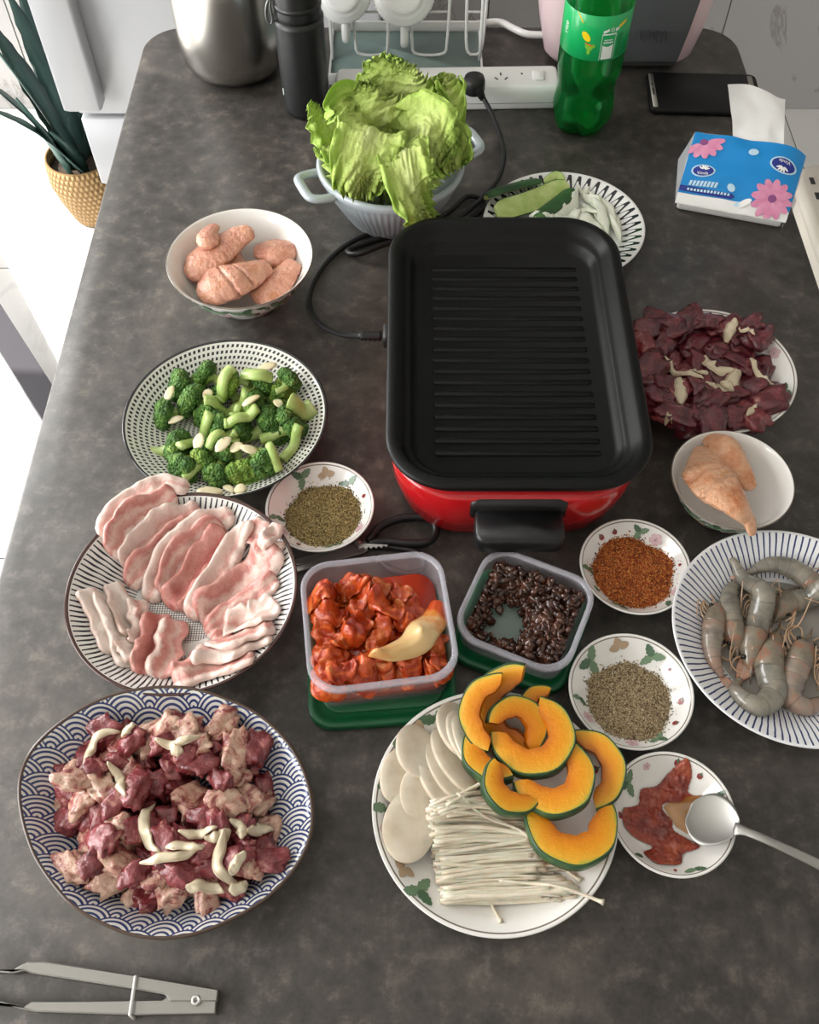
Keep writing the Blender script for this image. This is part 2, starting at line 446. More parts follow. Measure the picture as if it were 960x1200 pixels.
mk('lower_door', *box_geo(0, fx1 - fx, 0, .05, zb, zg - .003, .005), m_fr, fr)
mk('plinth', *box_geo(.01, fx1 - fx - .01, .03, .56, 0, zb - .004, .004), m_frame, fr)

m_bask, nt, b = new_mat('woven_seagrass', '#c9a97c', rough=.8)
u_, v_ = uvx(nt); br = (u_ * 44 + (v_ * 12).fl() * .5).fr(); rw = (v_ * 12).fr()
hgt = ((br - .5).ab() * -2 + 1) * ((rw - .5).ab() * -2 + 1)
nt.links.new(ramp(nt, hgt, [(0, '#7c6038'), (.3, '#a98658'), (1, '#c9ab7c')]), b.inputs['Base Color']); bump(nt, b, hgt, 1, .006)
bc = Vector((-.772, 1.93, 0))
bas = tag(empty('plant_basket', bc), 'woven straw plant basket on the bright floor beside the fridge', 'basket')
pr = [(0, 0), (.055, 0), (.060, .01), (.075, .06), (.086, .11), (.084, .15), (.080, .170), (.075, .170), (.078, .14), (.08, .11), (.068, .04), (0, .03)]
V, F = lathe_geo(pr, 56); uvb = [((math.atan2(v[1], v[0]) / (2 * PI)) % 1, v[2] / .170) for v in V]
mk('woven_body', V, F, m_bask, bas, uv=uvb)
mk('soil', *lathe_geo([(0, .145), (.04, .145), (.077, .14)], 24), noisy('soil', [(.3, '#2b211a'), (.7, '#4a3a2c')], 90), bas)
m_agave = noisy('dark_green_blade', [(.3, '#2c4640'), (.6, '#41605a'), (.8, '#5d7d75')], 14, rough=.4, stretch=(1, 1, .3))
pl = tag(empty('strap_leaf_plant', (bc.x, bc.y, .145)), 'houseplant with long dark green strap leaves growing from the woven basket', 'plant')
def blade(name, base, tip, sag, w, mat, parent, n=18):
    P = spline([base, ((base[0] + tip[0]) / 2, (base[1] + tip[1]) / 2, (base[2] + tip[2]) / 2 + sag), tip], n); u = np.linspace(0, 1, n)
    T = np.gradient(P, axis=0); Sd = np.cross(T, (0, 0, 1)); Sd /= np.linalg.norm(Sd, axis=1)[:, None] + 1e-9; Nn = np.cross(Sd, T); Nn /= np.linalg.norm(Nn, axis=1)[:, None] + 1e-9
    ww = w * 1.55 * (.75 + .5 * u) * np.clip((1 - u) / .45, 0, 1) ** .7 * (1 + .10 * np.sign(np.sin(u * 40)))
    rings = []
    for i in range(n):
        a, c = P[i], Sd[i] * max(ww[i], .001) / 2; q = Nn[i]
        rings.append([tuple(a - c + q * w * .12), tuple(a - q * w * .06), tuple(a + c + q * w * .12), tuple(a + q * w * .07)])
    return mk(name, *loft_geo(rings), mat, parent)
ptop = Vector((bc.x, bc.y, .145))
zl = zoomed(0, 0, 4.138)
for (b0, t0), Y0, Y, w_, sag in [(((330, 600), (-60, 90)), 1.9, 1.93, .030, .02), (((300, 560), (-40, 215)), 1.9, 1.86, .030, .02), (((350, 560), (20, -60)), 1.95, 2.0, .034, .02), (((340, 590), (-60, 525)), 1.88, 1.80, .030, .03), (((290, 700), (75, 478)), 1.88, 1.83, .030, .01), (((300, 620), (128, 385)), 1.93, 1.95, .022, .005),
                              (((330, 560), (108, 175)), 1.96, 2.02, .026, .01), (((380, 560), (60, -120)), 1.97, 2.04, .036, .02), (((400, 600), (150, 20)), 1.98, 2.08, .034, .01), (((330, 640), (-150, 330)), 1.9, 1.84, .028, .02), (((400, 620), (280, 330)), 1.98, 2.1, .032, .005), (((420, 640), (330, 450)), 1.99, 2.06, .034, .005), (((300, 640), (-120, 20)), 1.92, 1.95, .030, .03), (((380, 640), (230, 300)), 1.97, 2.05, .030, .005), (((340, 660), (240, 640)), 1.9, 1.84, .034, .006), (((300, 690), (330, 560)), 1.92, 1.96, .036, .004), (((360, 690), (370, 540)), 1.95, 2.0, .038, .004)]:
    d0 = WY(*zl(b0), Y0) - ptop; d0.x = max(-.05, min(.05, d0.x)); d0.y = max(-.05, min(.05, d0.y)); tp = WY(*zl(t0), Y)
    blade('strap_leaf', (d0.x, d0.y, -.002), tuple(tp - ptop), sag, w_, m_agave, pl)

m_chair = flat('dark_grey_metal', '#3d3a40', rough=.5); m_chairf = flat('chair_fabric', '#6c6a70', rough=.9)
foot = W(78, 510, -TZ); up_ = W(-135, 172, -TZ + .15)
ch = tag(empty('deck_chair', (-1.55, 1.72, 0)), 'low deck chair with dark grey sloping base rails on the bright floor', 'chair'); co = Vector((-1.55, 1.72, 0))
def beam(name, a, c, hw_, ht_):
    d = c - a; s = Vector((-d.y, d.x, 0)).normalized() * hw_; n_ = d.cross(s).normalized() * ht_
    return mk(name, *loft_geo([[tuple(p + s + n_ - co), tuple(p - s + n_ - co), tuple(p - s - n_ - co), tuple(p + s - n_ - co)] for p in (a, c)]), m_chair, ch, smooth=False)
fa = Vector((foot.x, foot.y, .022)); ua = Vector((up_.x, up_.y, .15)); ua = fa + (ua - fa) * 1.12; sh_ = Vector((-.42, -.30, 0))
for o_ in (Vector((0, 0, 0)), sh_):
    beam('base_rail', fa + o_, ua + o_, .027, .020)
    for f in (.72, 1.0): q = fa + (ua - fa) * f + o_; beam('leg', q + Vector((0, .001, 0)), Vector((q.x - .10, q.y - .07, .36)), .016, .016)
mk('seat', *rloft([(.20, .22, .04, .35, -.05, .05), (.21, .23, .04, .365, -.05, .05), (.20, .22, .04, .39, -.05, .05)], n=5), m_chairf, ch)
mk('backrest', *rloft([(.03, .20, .02, .38, -.24, .05), (.03, .20, .02, .75, -.42, .05), (.02, .19, .02, .77, -.43, .05)], n=4), m_chairf, ch)

m_beige = flat('beige_plastic', '#d8d0c4', rough=.5)
sb0 = W(946, 262, -.27)
bx = tag(empty('storage_hamper', (sb0.x, sb0.y + .1, 0)), 'beige plastic hamper with dark slots on its lid beside the table', 'hamper')
hz = TZ - .27
mk('body', *rloft([(.17, .20, .05, .0, .19, -.2), (.185, .22, .05, hz - .02, .19, -.2), (.19, .225, .05, hz, .19, -.2)]), m_beige, bx)
ld = mk('lid', *rloft([(.195, .23, .05, hz, .19, -.2), (.195, .23, .05, hz + .02, .19, -.2), (.185, .22, .045, hz + .026, .19, -.2)]), m_beige, bx)
for i in range(9):
    for j in range(10):
        mk('slot', *box_geo(.014 + i * .036, .022 + i * .036, -.39 + j * .040, -.372 + j * .040, hz + .0262, hz + .0268, .0002), m_dark, ld, smooth=False)
# ================================================================== crockery
def ceramic(name, R, base='#eeece8', line='#7d7468', l0=.955, l1=.972, **k):
    m, nt, b = new_mat(name, base, rough=.12, coat=.3, crough=.05); x, y, z = xyz(nt)
    r = (x * x + y * y).sq() / R
    on = (r > l0) * (r < l1)
    nt.links.new(mixc(nt, on, base, line), b.inputs['Base Color'])
    return m
class Dish: pass
def dish(name, label, cat, c, zr, inner, outer, mat, seg=112, rf=None, group=None, rz=0, nin=26, nout=16):
    """c: pixel of the rim centre in the frame; zr: rim height; inner / outer: profile points (r, z)"""
    d = Dish(); p = W(c[0], c[1], zr)
    d.inner = smooth_prof(inner, nin); d.outer = smooth_prof(outer, nout)
    V, F = lathe_geo(d.inner + d.outer, seg, rf)
    d.o = mk(name, V, F, mat, loc=(p.x, p.y, TZ), rot=(0, 0, rz)); tag(d.o, label, cat, group)
    d.x, d.y, d.R = p.x, p.y, inner[-1][0]
    ri = np.array([q[0] for q in d.inner]); zi = np.array([q[1] for q in d.inner])
    def fn(X, Y):
        r = np.hypot(X, Y)
        if rf is not None: r = r / np.vectorize(rf)(np.arctan2(Y, X) - rz)
        return TZ + np.interp(r, ri, zi)
    d.hf = HF(p.x, p.y, d.R * 1.3, fn); d.fn = fn
    return d
# ---- printed flowers, leaves and berries of the porcelain
GREEN = flat('print_green', '#6f8a6c', rough=.2); DGREEN = flat('print_dark_green', '#4d6a50', rough=.2); TAN = flat('print_tan', '#b59c80', rough=.2)
REDB = flat('print_red', '#8e3238', rough=.2); PINK = flat('print_pink', '#d9b9bd', rough=.2); MAUVE = flat('print_mauve', '#b79aa6', rough=.2)
PRINT = [GREEN, DGREEN, TAN, REDB, PINK, MAUVE]
def floral(parent, prof, items, off=.0004, s_from_end=True):
    """items: (angle deg, distance from the rim along the profile, kind, size, turn deg)"""
    P = np.array(prof); L = np.r_[0, np.cumsum(np.linalg.norm(np.diff(P, axis=0), axis=1))]
    N = np.gradient(P, axis=0); N = np.c_[-N[:, 1], N[:, 0]]; N /= np.linalg.norm(N, axis=1)[:, None]
    lvl = [0]; out = []
    def put(phi, s0, pts, turn, mi, cen):
        lvl[0] += 1; o = off + .00004 * (lvl[0] % 9)
        ct, st = math.cos(turn), math.sin(turn); base = 0; V, F = [], []; out.append((V, F, mi))
        ring = [(cen[0] + (q[0] - cen[0]) * .5, cen[1] + (q[1] - cen[1]) * .5) for q in pts]
        for a, b_ in [cen] + ring + pts:
            a, b_ = a * ct - b_ * st, a * st + b_ * ct
            s = (L[-1] - s0 + b_) if s_from_end else (s0 - b_)
            s = min(max(s, 0), L[-1] - 1e-5)
            r = np.interp(s, L, P[:, 0]); z = np.interp(s, L, P[:, 1]); n0 = np.interp(s, L, N[:, 0]); n1 = np.interp(s, L, N[:, 1])
            f = phi - a / max(r, .01); V.append(((r + n0 * o) * math.cos(f), (r + n0 * o) * math.sin(f), z + n1 * o))
        k = len(pts)
        for i in range(k):
            j = (i + 1) % k
            F.append((base, base + 1 + i, base + 1 + j))
            F.append((base + 1 + i, base + 1 + k + i, base + 1 + k + j, base + 1 + j))
    def leaf(l, w, ang, c=(0, 0), ser=.12):
        pts = []
        for i in range(20):
            t = 2 * PI * i / 20; x = .5 - .5 * math.cos(t); y = math.sin(t) * (1 - .35 * math.cos(PI - t)) * (1 + ser * (-1) ** i)
            X, Y = l * x, w * .5 * y; pts.append((c[0] + X * math.cos(ang) - Y * math.sin(ang), c[1] + X * math.sin(ang) + Y * math.cos(ang)))
        return pts, (c[0] + l * .5 * math.cos(ang), c[1] + l * .5 * math.sin(ang))
    def disc(r, c=(0, 0), n=10, w=1): return [(c[0] + r * math.cos(2 * PI * i / n), c[1] + r * w * math.sin(2 * PI * i / n)) for i in range(n)], c
    for ang, s0, kind, sz, turn in items:
        ph, tu = math.radians(ang), math.radians(turn)
        if kind == 'leaf3':
            for k, a in enumerate((.2, 2.0, 3.9)): put(ph, s0, *(lambda q: (q[0], tu, (0, 1, 0)[k], q[1]))(leaf(sz, sz * .55, a)))
        elif kind == 'leaf2':
            for k, a in enumerate((.3, 2.6)): put(ph, s0, *(lambda q: (q[0], tu, (0, 1)[k], q[1]))(leaf(sz, sz * .5, a)))
        elif kind == 'leaf': q = leaf(sz, sz * .5, .3); put(ph, s0, q[0], tu, 1, q[1])
        elif kind == 'tan':
            for a in (.4, 1.9, 3.3): q = leaf(sz * .7, sz * .55, a, ser=.05); put(ph, s0, q[0], tu, 2, q[1])
        elif kind == 'berry':
            q = disc(sz * .5, w=1.15); put(ph, s0, q[0], tu, 3, q[1]); q = leaf(sz * .8, sz * .3, PI / 2); put(ph, s0, q[0], tu, 1, q[1])
        elif kind == 'flower':
            for k in range(5):
                a = 2 * PI * k / 5; q = disc(sz * .28, (sz * .35 * math.cos(a), sz * .35 * math.sin(a))); put(ph, s0, q[0], tu, 4, q[1])
            q = disc(sz * .16); put(ph, s0, q[0], tu, 5, q[1])
    for V, F, mi in out: mk(('printed_leaf', 'printed_leaf', 'printed_leaf', 'printed_berry', 'printed_petal', 'printed_flower_heart')[mi], V, F, PRINT[mi], parent, fix=False)

def flat_rim(R, zr, foot=.6):
    return [(R + .0012, zr - .0006), (R + .001, zr - .002)]
# ---- small saucers
def saucer(label, c, R, rz, items, group='floral porcelain saucers'):
    zr = .026
    inner = [(0, .0055), (.45 * R, .006), (.66 * R, .0095), (.84 * R, .018), (.97 * R, zr - .001), (R, zr)]
    outer = [(R + .001, zr - .0008), (.9 * R, .0175), (.66 * R, .005), (.52 * R, .0022), (.5 * R, 0), (.46 * R, 0), (.45 * R, .002), (0, .0025)]
    d = dish('saucer', label, 'saucer', c, zr, inner, outer, ceramic('saucer_porcelain', R), rz=rz, group=group)
    floral(d.o, d.inner, items)
    return d
d_sp1 = saucer('white floral saucer holding olive brown ground pepper beside the broccoli plate', (375, 592), .0535, 0,
    [(118, .012, 'leaf3', .013, 20), (85, .013, 'tan', .013, 0), (50, .014, 'leaf2', .012, 60), (190, .012, 'leaf2', .011, 100), (215, .012, 'flower', .010, 0), (20, .010, 'berry', .004, 0), (330, .010, 'flower', .009, 0), (290, .012, 'leaf2', .011, 0), (245, .01, 'berry', .005, 20)])
d_spr = saucer('white floral saucer holding reddish chilli flakes beside the blue striped plate', (745, 662), .0525, 0,
    [(128, .010, 'berry', .006, 20), (108, .011, 'berry', .005, 0), (75, .012, 'leaf3', .010, 20), (52, .013, 'flower', .011, 0), (178, .011, 'leaf2', .011, 90), (215, .012, 'leaf', .009, 0), (325, .011, 'flower', .009, 0), (308, .010, 'leaf', .011, 30), (245, .012, 'leaf2', .010, 0), (5, .01, 'berry', .003, 0)])
d_spb = saucer('white floral saucer holding pale brown coarse pepper beside the pumpkin slices', (740, 808), .0545, 0,
    [(135, .014, 'leaf3', .016, 40), (95, .012, 'tan', .014, 0), (55, .014, 'leaf3', .013, 20), (30, .012, 'berry', .003, 0), (185, .012, 'leaf2', .010, 80), (350, .012, 'berry', .006, 60), (322, .011, 'berry', .005, 30), (295, .011, 'leaf3', .010, 0), (265, .010, 'flower', .010, 0), (210, .012, 'flower', .010, 0)])
d_red = saucer('white floral saucer smeared with red chilli paste holding a spoon', (789, 952), .0510, 0,
    [(140, .013, 'leaf3', .013, 30), (75, .008, 'berry', .006, 0), (48, .010, 'berry', .005, 0), (20, .010, 'leaf', .009, 80), (110, .010, 'flower', .006, 0), (285, .008, 'leaf2', .010, 0), (265, .008, 'berry', .003, 0), (180, .012, 'berry', .006, 0), (230, .01, 'leaf', .009, 30)])
# ---- deep bowls
def bowl(label, c, R, zr, items, ):
    inner = [(0, .011), (.3 * R, .012), (.55 * R, .019), (.78 * R, .6 * zr), (.92 * R, .88 * zr), (.985 * R, zr - .001), (R, zr)]
    outer = [(R + .001, zr - .001), (.945 * R, .86 * zr), (.82 * R, .56 * zr), (.60 * R, .018), (.48 * R, .009), (.46 * R, 0), (.42 * R, 0), (.41 * R, .006), (0, .007)]
    d = dish('bowl', label, 'bowl', c, zr, inner, outer, ceramic('bowl_porcelain', R, l0=.995, l1=1.02), group='floral porcelain bowls')
    floral(d.o, d.outer, items, off=.0005, s_from_end=False)
    return d
ring = []
for k in range(12):
    a = k * 30 + 8
    ring += [(a, .020, 'leaf3', .017, 40 * k), (a + 11, .028, ('berry', 'tan', 'flower')[k % 3], (.007, .014, .012)[k % 3], 0), (a + 18, .014, 'leaf2', .012, 25 * k)]
d_ch1 = bowl('white floral bowl of chicken wings beside the ribbed lettuce pot', (281, 300), .0835, .066, ring)
d_ch2 = bowl('white floral bowl with chicken wings hanging over its edge beside the griddle', (859, 560), .0590, .056, [(a, s * .8, k, z * .8, t) for a, s, k, z, t in ring])
# ---- floral dinner plates
R = .1005
inner = [(0, .007), (.5 * R, .0075), (.66 * R, .009), (.80 * R, .017), (.93 * R, .026), (R, .030)]
outer = [(R + .001, .0292), (.9 * R, .020), (.70 * R, .005), (.62 * R, .002), (.6 * R, 0), (.57 * R, 0), (.56 * R, .003), (0, .0035)]
fl_items = [(122, .012, 'leaf2', .017, 0), (134, .013, 'tan', .017, 30), (148, .014, 'leaf3', .019, 60), (165, .013, 'leaf3', .015, 20), (180, .012, 'leaf2', .016, 80), (192, .013, 'flower', .014, 0), (203, .012, 'berry', .008, 40),
            (213, .014, 'tan', .014, 10), (226, .012, 'leaf3', .016, 50), (98, .011, 'berry', .008, 0), (90, .014, 'berry', .007, 0), (20, .010, 'berry', .007, 0), (35, .012, 'tan', .010, 0), (8, .013, 'leaf', .012, 40), (140, .02, 'berry', .006, 0)]
d_mush = dish('dinner_plate', 'white floral dinner plate of sliced mushrooms, enoki and pumpkin', 'plate', (580, 944), .030, inner, outer, ceramic('plate_porcelain', R, l0=.965, l1=.978), group='floral dinner plates')
floral(d_mush.o, d_mush.inner, fl_items)
R = .0900
inner = [(r * .9 / 1.005, z) for r, z in [(0, .007), (.05, .0075), (.066, .009), (.080, .017), (.093, .026), (.1005, .030)]]
outer = [(r * .9 / 1.005, z) for r, z in [(.1015, .0292), (.09, .020), (.070, .005), (.062, .002), (.06, 0), (.057, 0), (.056, .003), (0, .0035)]]
d_beef = dish('dinner_plate', 'white floral dinner plate of dark raw beef slices with onion strips', 'plate', (836, 431), .030, inner, outer, ceramic('plate_porcelain_2', R, l0=.968, l1=.98), group='floral dinner plates')
floral(d_beef.o, d_beef.inner, [(128, .014, 'leaf2', .016, 20), (98, .013, 'leaf3', .016, 0), (80, .012, 'leaf2', .014, 0), (115, .012, 'berry', .005, 0), (340, .012, 'leaf2', .012, 30), (300, .012, 'leaf2', .012, 0), (20, .012, 'flower', .012, 0)])
# ---- dash-patterned plate (broccoli)
R = .1065
m_dash, nt, b = new_mat('dash_print_glaze', '#e6e6de', rough=.15, coat=.3, crough=.06); x, y, z = xyz(nt)
r = (x * x + y * y).sq(); a = y.at2(x) / (2 * PI) + .5
row = (r / .0052).fl(); da = (a * 118 + row * .5).fr(); dr = (r / .0052).fr()
slant = (a * 118 + row * .37 + dr * .35).fr()
on = (slant < .52) * (dr > .2) * (dr < .74) * (r < R * .965)
edge = r > R * .982
c = mixc(nt, on.mx(edge), '#e4e4dc', '#2b2c2c'); nt.links.new(c, b.inputs['Base Color'])
inner = [(0, .008), (.4 * R, .0085), (.6 * R, .012), (.8 * R, .022), (.95 * R, .033), (R, .037)]
outer = [(R + .0012, .0362), (.93 * R, .029), (.7 * R, .011), (.5 * R, .003), (.48 * R, 0), (.45 * R, 0), (.44 * R, .003), (0, .0035)]
d_broc = dish('serving_plate', 'cream plate printed with rings of black dashes, holding broccoli', 'plate', (264, 485), .037, inner, outer, m_dash)
# ---- pinstriped plate with brown rim (pork)
R = .1055
m_pin, nt, b = new_mat('pinstripe_glaze', '#e9e6e2', rough=.18, coat=.3, crough=.06); x, y, z = xyz(nt)
r = (x * x + y * y).sq(); a = y.at2(x) / (2 * PI) + .5
beads = ((r * 420).sin() * .08)
on = ((a * 116).fr() < (beads + .36)) * (r > R * .50) * (r < R * .97)
grid = (((x * 420).fr() < .3).mx((y * 420).fr() < .3)) * (r < R * .36)
edge = r > R * .978
c = mixc(nt, on, '#e9e6e2', '#2e2d35'); c = mixc(nt, grid, c, '#6f6a6a'); c = mixc(nt, edge, c, '#4a2f2b'); nt.links.new(c, b.inputs['Base Color'])
inner = [(0, .009), (.35 * R, .0095), (.55 * R, .015), (.78 * R, .030), (.94 * R, .043), (R, .048)]
outer = [(R + .0012, .0472), (.93 * R, .040), (.7 * R, .018), (.5 * R, .005), (.46 * R, 0), (.43 * R, 0), (.42 * R, .004), (0, .0045)]
d_pork = dish('serving_plate', 'pinstriped shallow bowl with brown rim, holding raw pork belly', 'plate', (213, 688), .048, inner, outer, m_pin)
# ---- blue brush-stripe plate (prawns)
R = .1085
m_blue, nt, b = new_mat('blue_stripe_glaze', '#e9eaec', rough=.15, coat=.3, crough=.06); x, y, z = xyz(nt)
r = (x * x + y * y).sq(); a = y.at2(x) / (2 * PI) + .5
wob = Ex(nt, noise_tex(nt, coords(nt, False), 60, 2)) * .35
st = (a * 104 + wob).fr(); lim = Ex(nt, noise_tex(nt, coords(nt, False), 25, 1)) * .12
on = (st < .27) * (r > lim * R + R * .58) * (r < R * .985)
nt.links.new(mixc(nt, on, '#e9eaec', '#34406e'), b.inputs['Base Color'])
inner = [(0, .008), (.45 * R, .0085), (.62 * R, .012), (.80 * R, .024), (.95 * R, .034), (R, .037)]
outer = [(R + .0012, .0362), (.93 * R, .030), (.7 * R, .011), (.55 * R, .003), (.52 * R, 0), (.49 * R, 0), (.48 * R, .003), (0, .0035)]
d_shr = dish('serving_plate', 'white plate with blue brushed radial stripes, holding raw prawns', 'plate', (931, 740), .037, inner, outer, m_blue)
# ---- black squiggle-rim plate (cucumber and onion)
R = .100
m_sq, nt, b = new_mat('squiggle_glaze', '#eeeeec', rough=.15, coat=.3, crough=.06); x, y, z = xyz(nt)
r = (x * x + y * y).sq() / R; a = y.at2(x) / (2 * PI) + .5
w1 = (a * 2 * PI * 46).sin(); rr = w1 * .09 + .86
thk = ((a * 2 * PI * 46 + 1.2).sin() + 1.2) * .014 + .012
on = ((r - rr).ab() < thk * 1.6) * (r < .97) * (r > .72)
nt.links.new(mixc(nt, on, '#eeeeec', '#20242b'), b.inputs['Base Color'])
inner = [(0, .007), (.55 * R, .0075), (.72 * R, .011), (.9 * R, .019), (R, .023)]
outer = [(R + .0012, .0222), (.9 * R, .0165), (.68 * R, .004), (.55 * R, .002), (.52 * R, 0), (.5 * R, 0), (.49 * R, .002), (0, .0025)]
d_cuc = dish('serving_plate', 'white plate with black squiggle rim, holding cucumber and sliced onion', 'plate', (661, 261), .023, inner, outer, m_sq)
# ---- blue wave plate with soft corners (diced beef)
m_wave, nt, b = new_mat('blue_wave_glaze', '#d9d8d2', rough=.13, coat=.35, crough=.05); x, y, z = xyz(nt)
Rw = .0190; hh = Rw / 2; X = x + 1.0; Y = y + 1.0; j = (Y / hh).fl()
def cand(k):
    dx = X - k.md(2) * Rw; dx = dx - (dx / (2 * Rw)).rd() * (2 * Rw); dy = Y - k * hh
    return (dx * dx + dy * dy).sq()
d0, d1, d2 = cand(j - 1), cand(j), cand(j + 1)
dd = sel(d0 < Rw, d0, sel(d1 < Rw, d1, d2)) / Rw
on = ((dd * 5.0 + .2).fr() < .46).mx(dd > .93)
r = (x * x + y * y).sq()
nt.links.new(mixc(nt, on, '#d6d5cf', '#33416f'), b.inputs['Base Color'])
zr = .050
outl = [(22, 925), (27, 893), (42, 872), (100, 828), (180, 806), (260, 818), (318, 850), (352, 895), (366, 945), (363, 985), (335, 1030), (270, 1076), (195, 1098), (120, 1080), (60, 1030), (30, 970)]
cw = W(197, 950, zr); pol = sorted((math.atan2(q.y - cw.y, q.x - cw.x), math.hypot(q.x - cw.x, q.y - cw.y)) for q in (W(*p, zr) for p in outl))
R = float(np.mean([q[1] for q in pol]))
pa = np.array([q[0] for q in pol]); pr_ = np.array([q[1] for q in pol]) / R
pa = np.r_[pa[-3:] - 2 * PI, pa, pa[:3] + 2 * PI]; pr_ = np.r_[pr_[-3:], pr_, pr_[:3]]
def rf_wave(a):
    a = (a + PI) % (2 * PI) - PI
    k = np.array([-.12, -.06, 0, .06, .12]); return float(np.mean(np.interp(a + k, pa, pr_)))
inner = [(0, .009), (.42 * R, .0095), (.62 * R, .015), (.82 * R, .032), (.95 * R, .046), (R, zr)]
outer = [(R + .0014, zr - .0008), (.93 * R, .042), (.72 * R, .018), (.52 * R, .005), (.48 * R, 0), (.45 * R, 0), (.44 * R, .004), (0, .0045)]
d_wave = dish('serving_plate', 'blue and white wave-patterned plate with pointed corners, holding diced raw beef', 'plate', (197, 950), zr, inner, outer, m_wave, rf=rf_wave, seg=144)
rim = [(R * .985, zr - .0015), (R * .995, zr + .0004), (R + .0015, zr - .0004), (R + .0018, zr - .002), (R + .0005, zr - .0025)]
mk('brown_rim', *lathe_geo(rim, 144, rf_wave), flat('brown_glaze_rim', '#4b3a30', rough=.3), d_wave.o)
# ================================================================== electric griddle
m_red = flat('red_enamel', '#b3151b', rough=.22, coat=.5, crough=.08)
m_black, nt, b = new_mat('nonstick_black', '#0a0b0b', rough=.40, spec=.24); bump(nt, b, noise_tex(nt, coords(nt, False), 900, 2), .05, .0004)
m_blackp = flat('black_plastic', '#141415', rough=.38)
A = W(452, 480, .11); B = W(759, 500, .11); T_ = W(590, 253, .11); Bt = W(605, 571, .11)
gx, gy = (A.x + B.x) / 2 + .002, (T_.y + Bt.y) / 2
GW, GD = (B.x - A.x) / 2 + .002, (T_.y - Bt.y) / 2
g = tag(empty('electric_griddle', (gx, gy, TZ)), 'red electric griddle with black ribbed pan and front handle', 'griddle')
mk('base', *rloft([(GW - .022, GD - .022, .06, .004), (GW - .014, GD - .015, .065, .010), (GW - .006, GD - .008, .07, .045), (GW - .003, GD - .005, .07, .080), (GW - .005, GD - .007, .07, .084)], n=14), m_red, g)
for sx in (-1, 1):
    for sy in (-1, 1): mk('foot', *lathe_geo([(0, 0), (.011, 0), (.012, .002), (.011, .008), (0, .008)], 20), m_blackp, g, loc=(sx * .07, sy * .12, 0))
secs = [(GW - .014, GD - .018, .055, .085), (GW - .005, GD - .006, .062, .094), (GW - .0005, GD - .0005, .060, .104), (GW, GD, .060, .1075), (GW - .002, GD - .002, .059, .110), (GW - .008, GD - .008, .054, .111), (GW - .0115, GD - .0115, .050, .1095),
        (GW - .017, GD - .018, .040, .101), (GW - .0205, GD - .022, .038, .0975), (GW - .0225, GD - .025, .036, .0968), (GW - .0245, GD - .027, .035, .0945), (GW - .0285, GD - .032, .03, .0865), (GW - .033, GD - .037, .027, .0845), (GW - .045, GD - .05, .02, .0842)]
pan = mk('pan', *rloft(secs, n=14), m_black, g)
NR = 18; x0, x1 = -.079, .081; ya, yb = -.128, .126
rb = rloft([(.080, .0034, .0016, .0), (.080, .0034, .0016, .0012), (.0790, .0022, .0012, .0022)], n=3); rme = fix_normals(mesh('rib', *rb, m_black))
for i in range(NR): obj('rib', rme, pan, (.001, ya + (yb - ya) * i / (NR - 1), .0841))
Vh, Fh = join(box_geo(-.046, .046, -GD + .002, -GD + .024, .052, .082, .004),
              rloft([(.040, .016, .008, .044, 0, -GD - .012), (.042, .020, .010, .049, 0, -GD - .012), (.042, .020, .010, .064, 0, -GD - .012), (.040, .018, .009, .068, 0, -GD - .011)], n=5))
for sy in (1, -1): mk('handle', [(sy * x, sy * y, z) for x, y, z in Vh], Fh, m_blackp, g)
# control socket on the left side
pl_y = W(450, 395, .06).y - gy
sk = mk('socket', *box_geo(-GW + .006, -GW + .020, pl_y - .02, pl_y + .02, .045, .072, .003), m_blackp, g)

# power cord: griddle plug, loop beside the pan, back to the power strip
m_cord = flat('black_rubber', '#161617', rough=.5)
strip_z = .034
pe = W(449, 395, .055)
pw = lambda a, b_, z=.004: W(a, b_, z)
plug_top = W(556, 95, .05)
cp = [Vector((gx - GW - .028, pe.y, TZ + .057)), pw(400, 392, .02), pw(374, 378), pw(362, 352), pw(372, 322), pw(394, 296), pw(425, 277), pw(455, 271), pw(492, 266), pw(525, 249), pw(548, 230), pw(567, 236), pw(560, 250), pw(530, 264), pw(485, 274), pw(445, 280), pw(408, 293, .0045),
      ]
cp2 = [pw(420, 298, .011), pw(455, 285, .012), pw(505, 272, .012), pw(545, 250, .012), pw(578, 218, .010), pw(590, 190, .006), pw(588, 165, .008), pw(577, 135, .018), pw(565, 112, .034)]
cd = tag(empty('mains_lead', (pe.x, pe.y, TZ)), 'black power cord looping from the griddle to the power strip', 'cord')
def loc_(P): return [(p[0] - pe.x, p[1] - pe.y, p[2] - TZ) for p in P]
tube('cable', spline(loc_(cp + cp2), 150), .0033, m_cord, cd, seg=10)
px_ = gx - GW - pe.x
sr = []
for i in range(10): sr.append((px_ - .030 + i * .0025, 0, .057))
tube('strain_relief', sr, [.0045 if i % 2 else .0062 for i in range(10)], m_cord, cd, seg=14)
mk('connector', *box_geo(px_ - .006, px_ + .0055, -.011, .011, .047, .067, .003), m_cord, cd)
# plug body on the strip
pt = plug_top
Pq = spline(loc_([W(566, 116, .030), W(561, 106, .042), W(556, 98, .048)]), 10)
tube('plug_neck', Pq, [.0042, .0048, .0052, .0056, .006, .0068, .0076, .0085, .009, .0095], m_cord, cd, seg=14)
V, F = lathe_geo([(0, 0), (.0135, 0), (.0150, .003), (.0150, .016), (.0132, .022), (0, .023)], 28)
mk('plug', V, F, m_cord, cd, loc=loc_([(pt.x, pt.y, TZ + .0345)])[0])

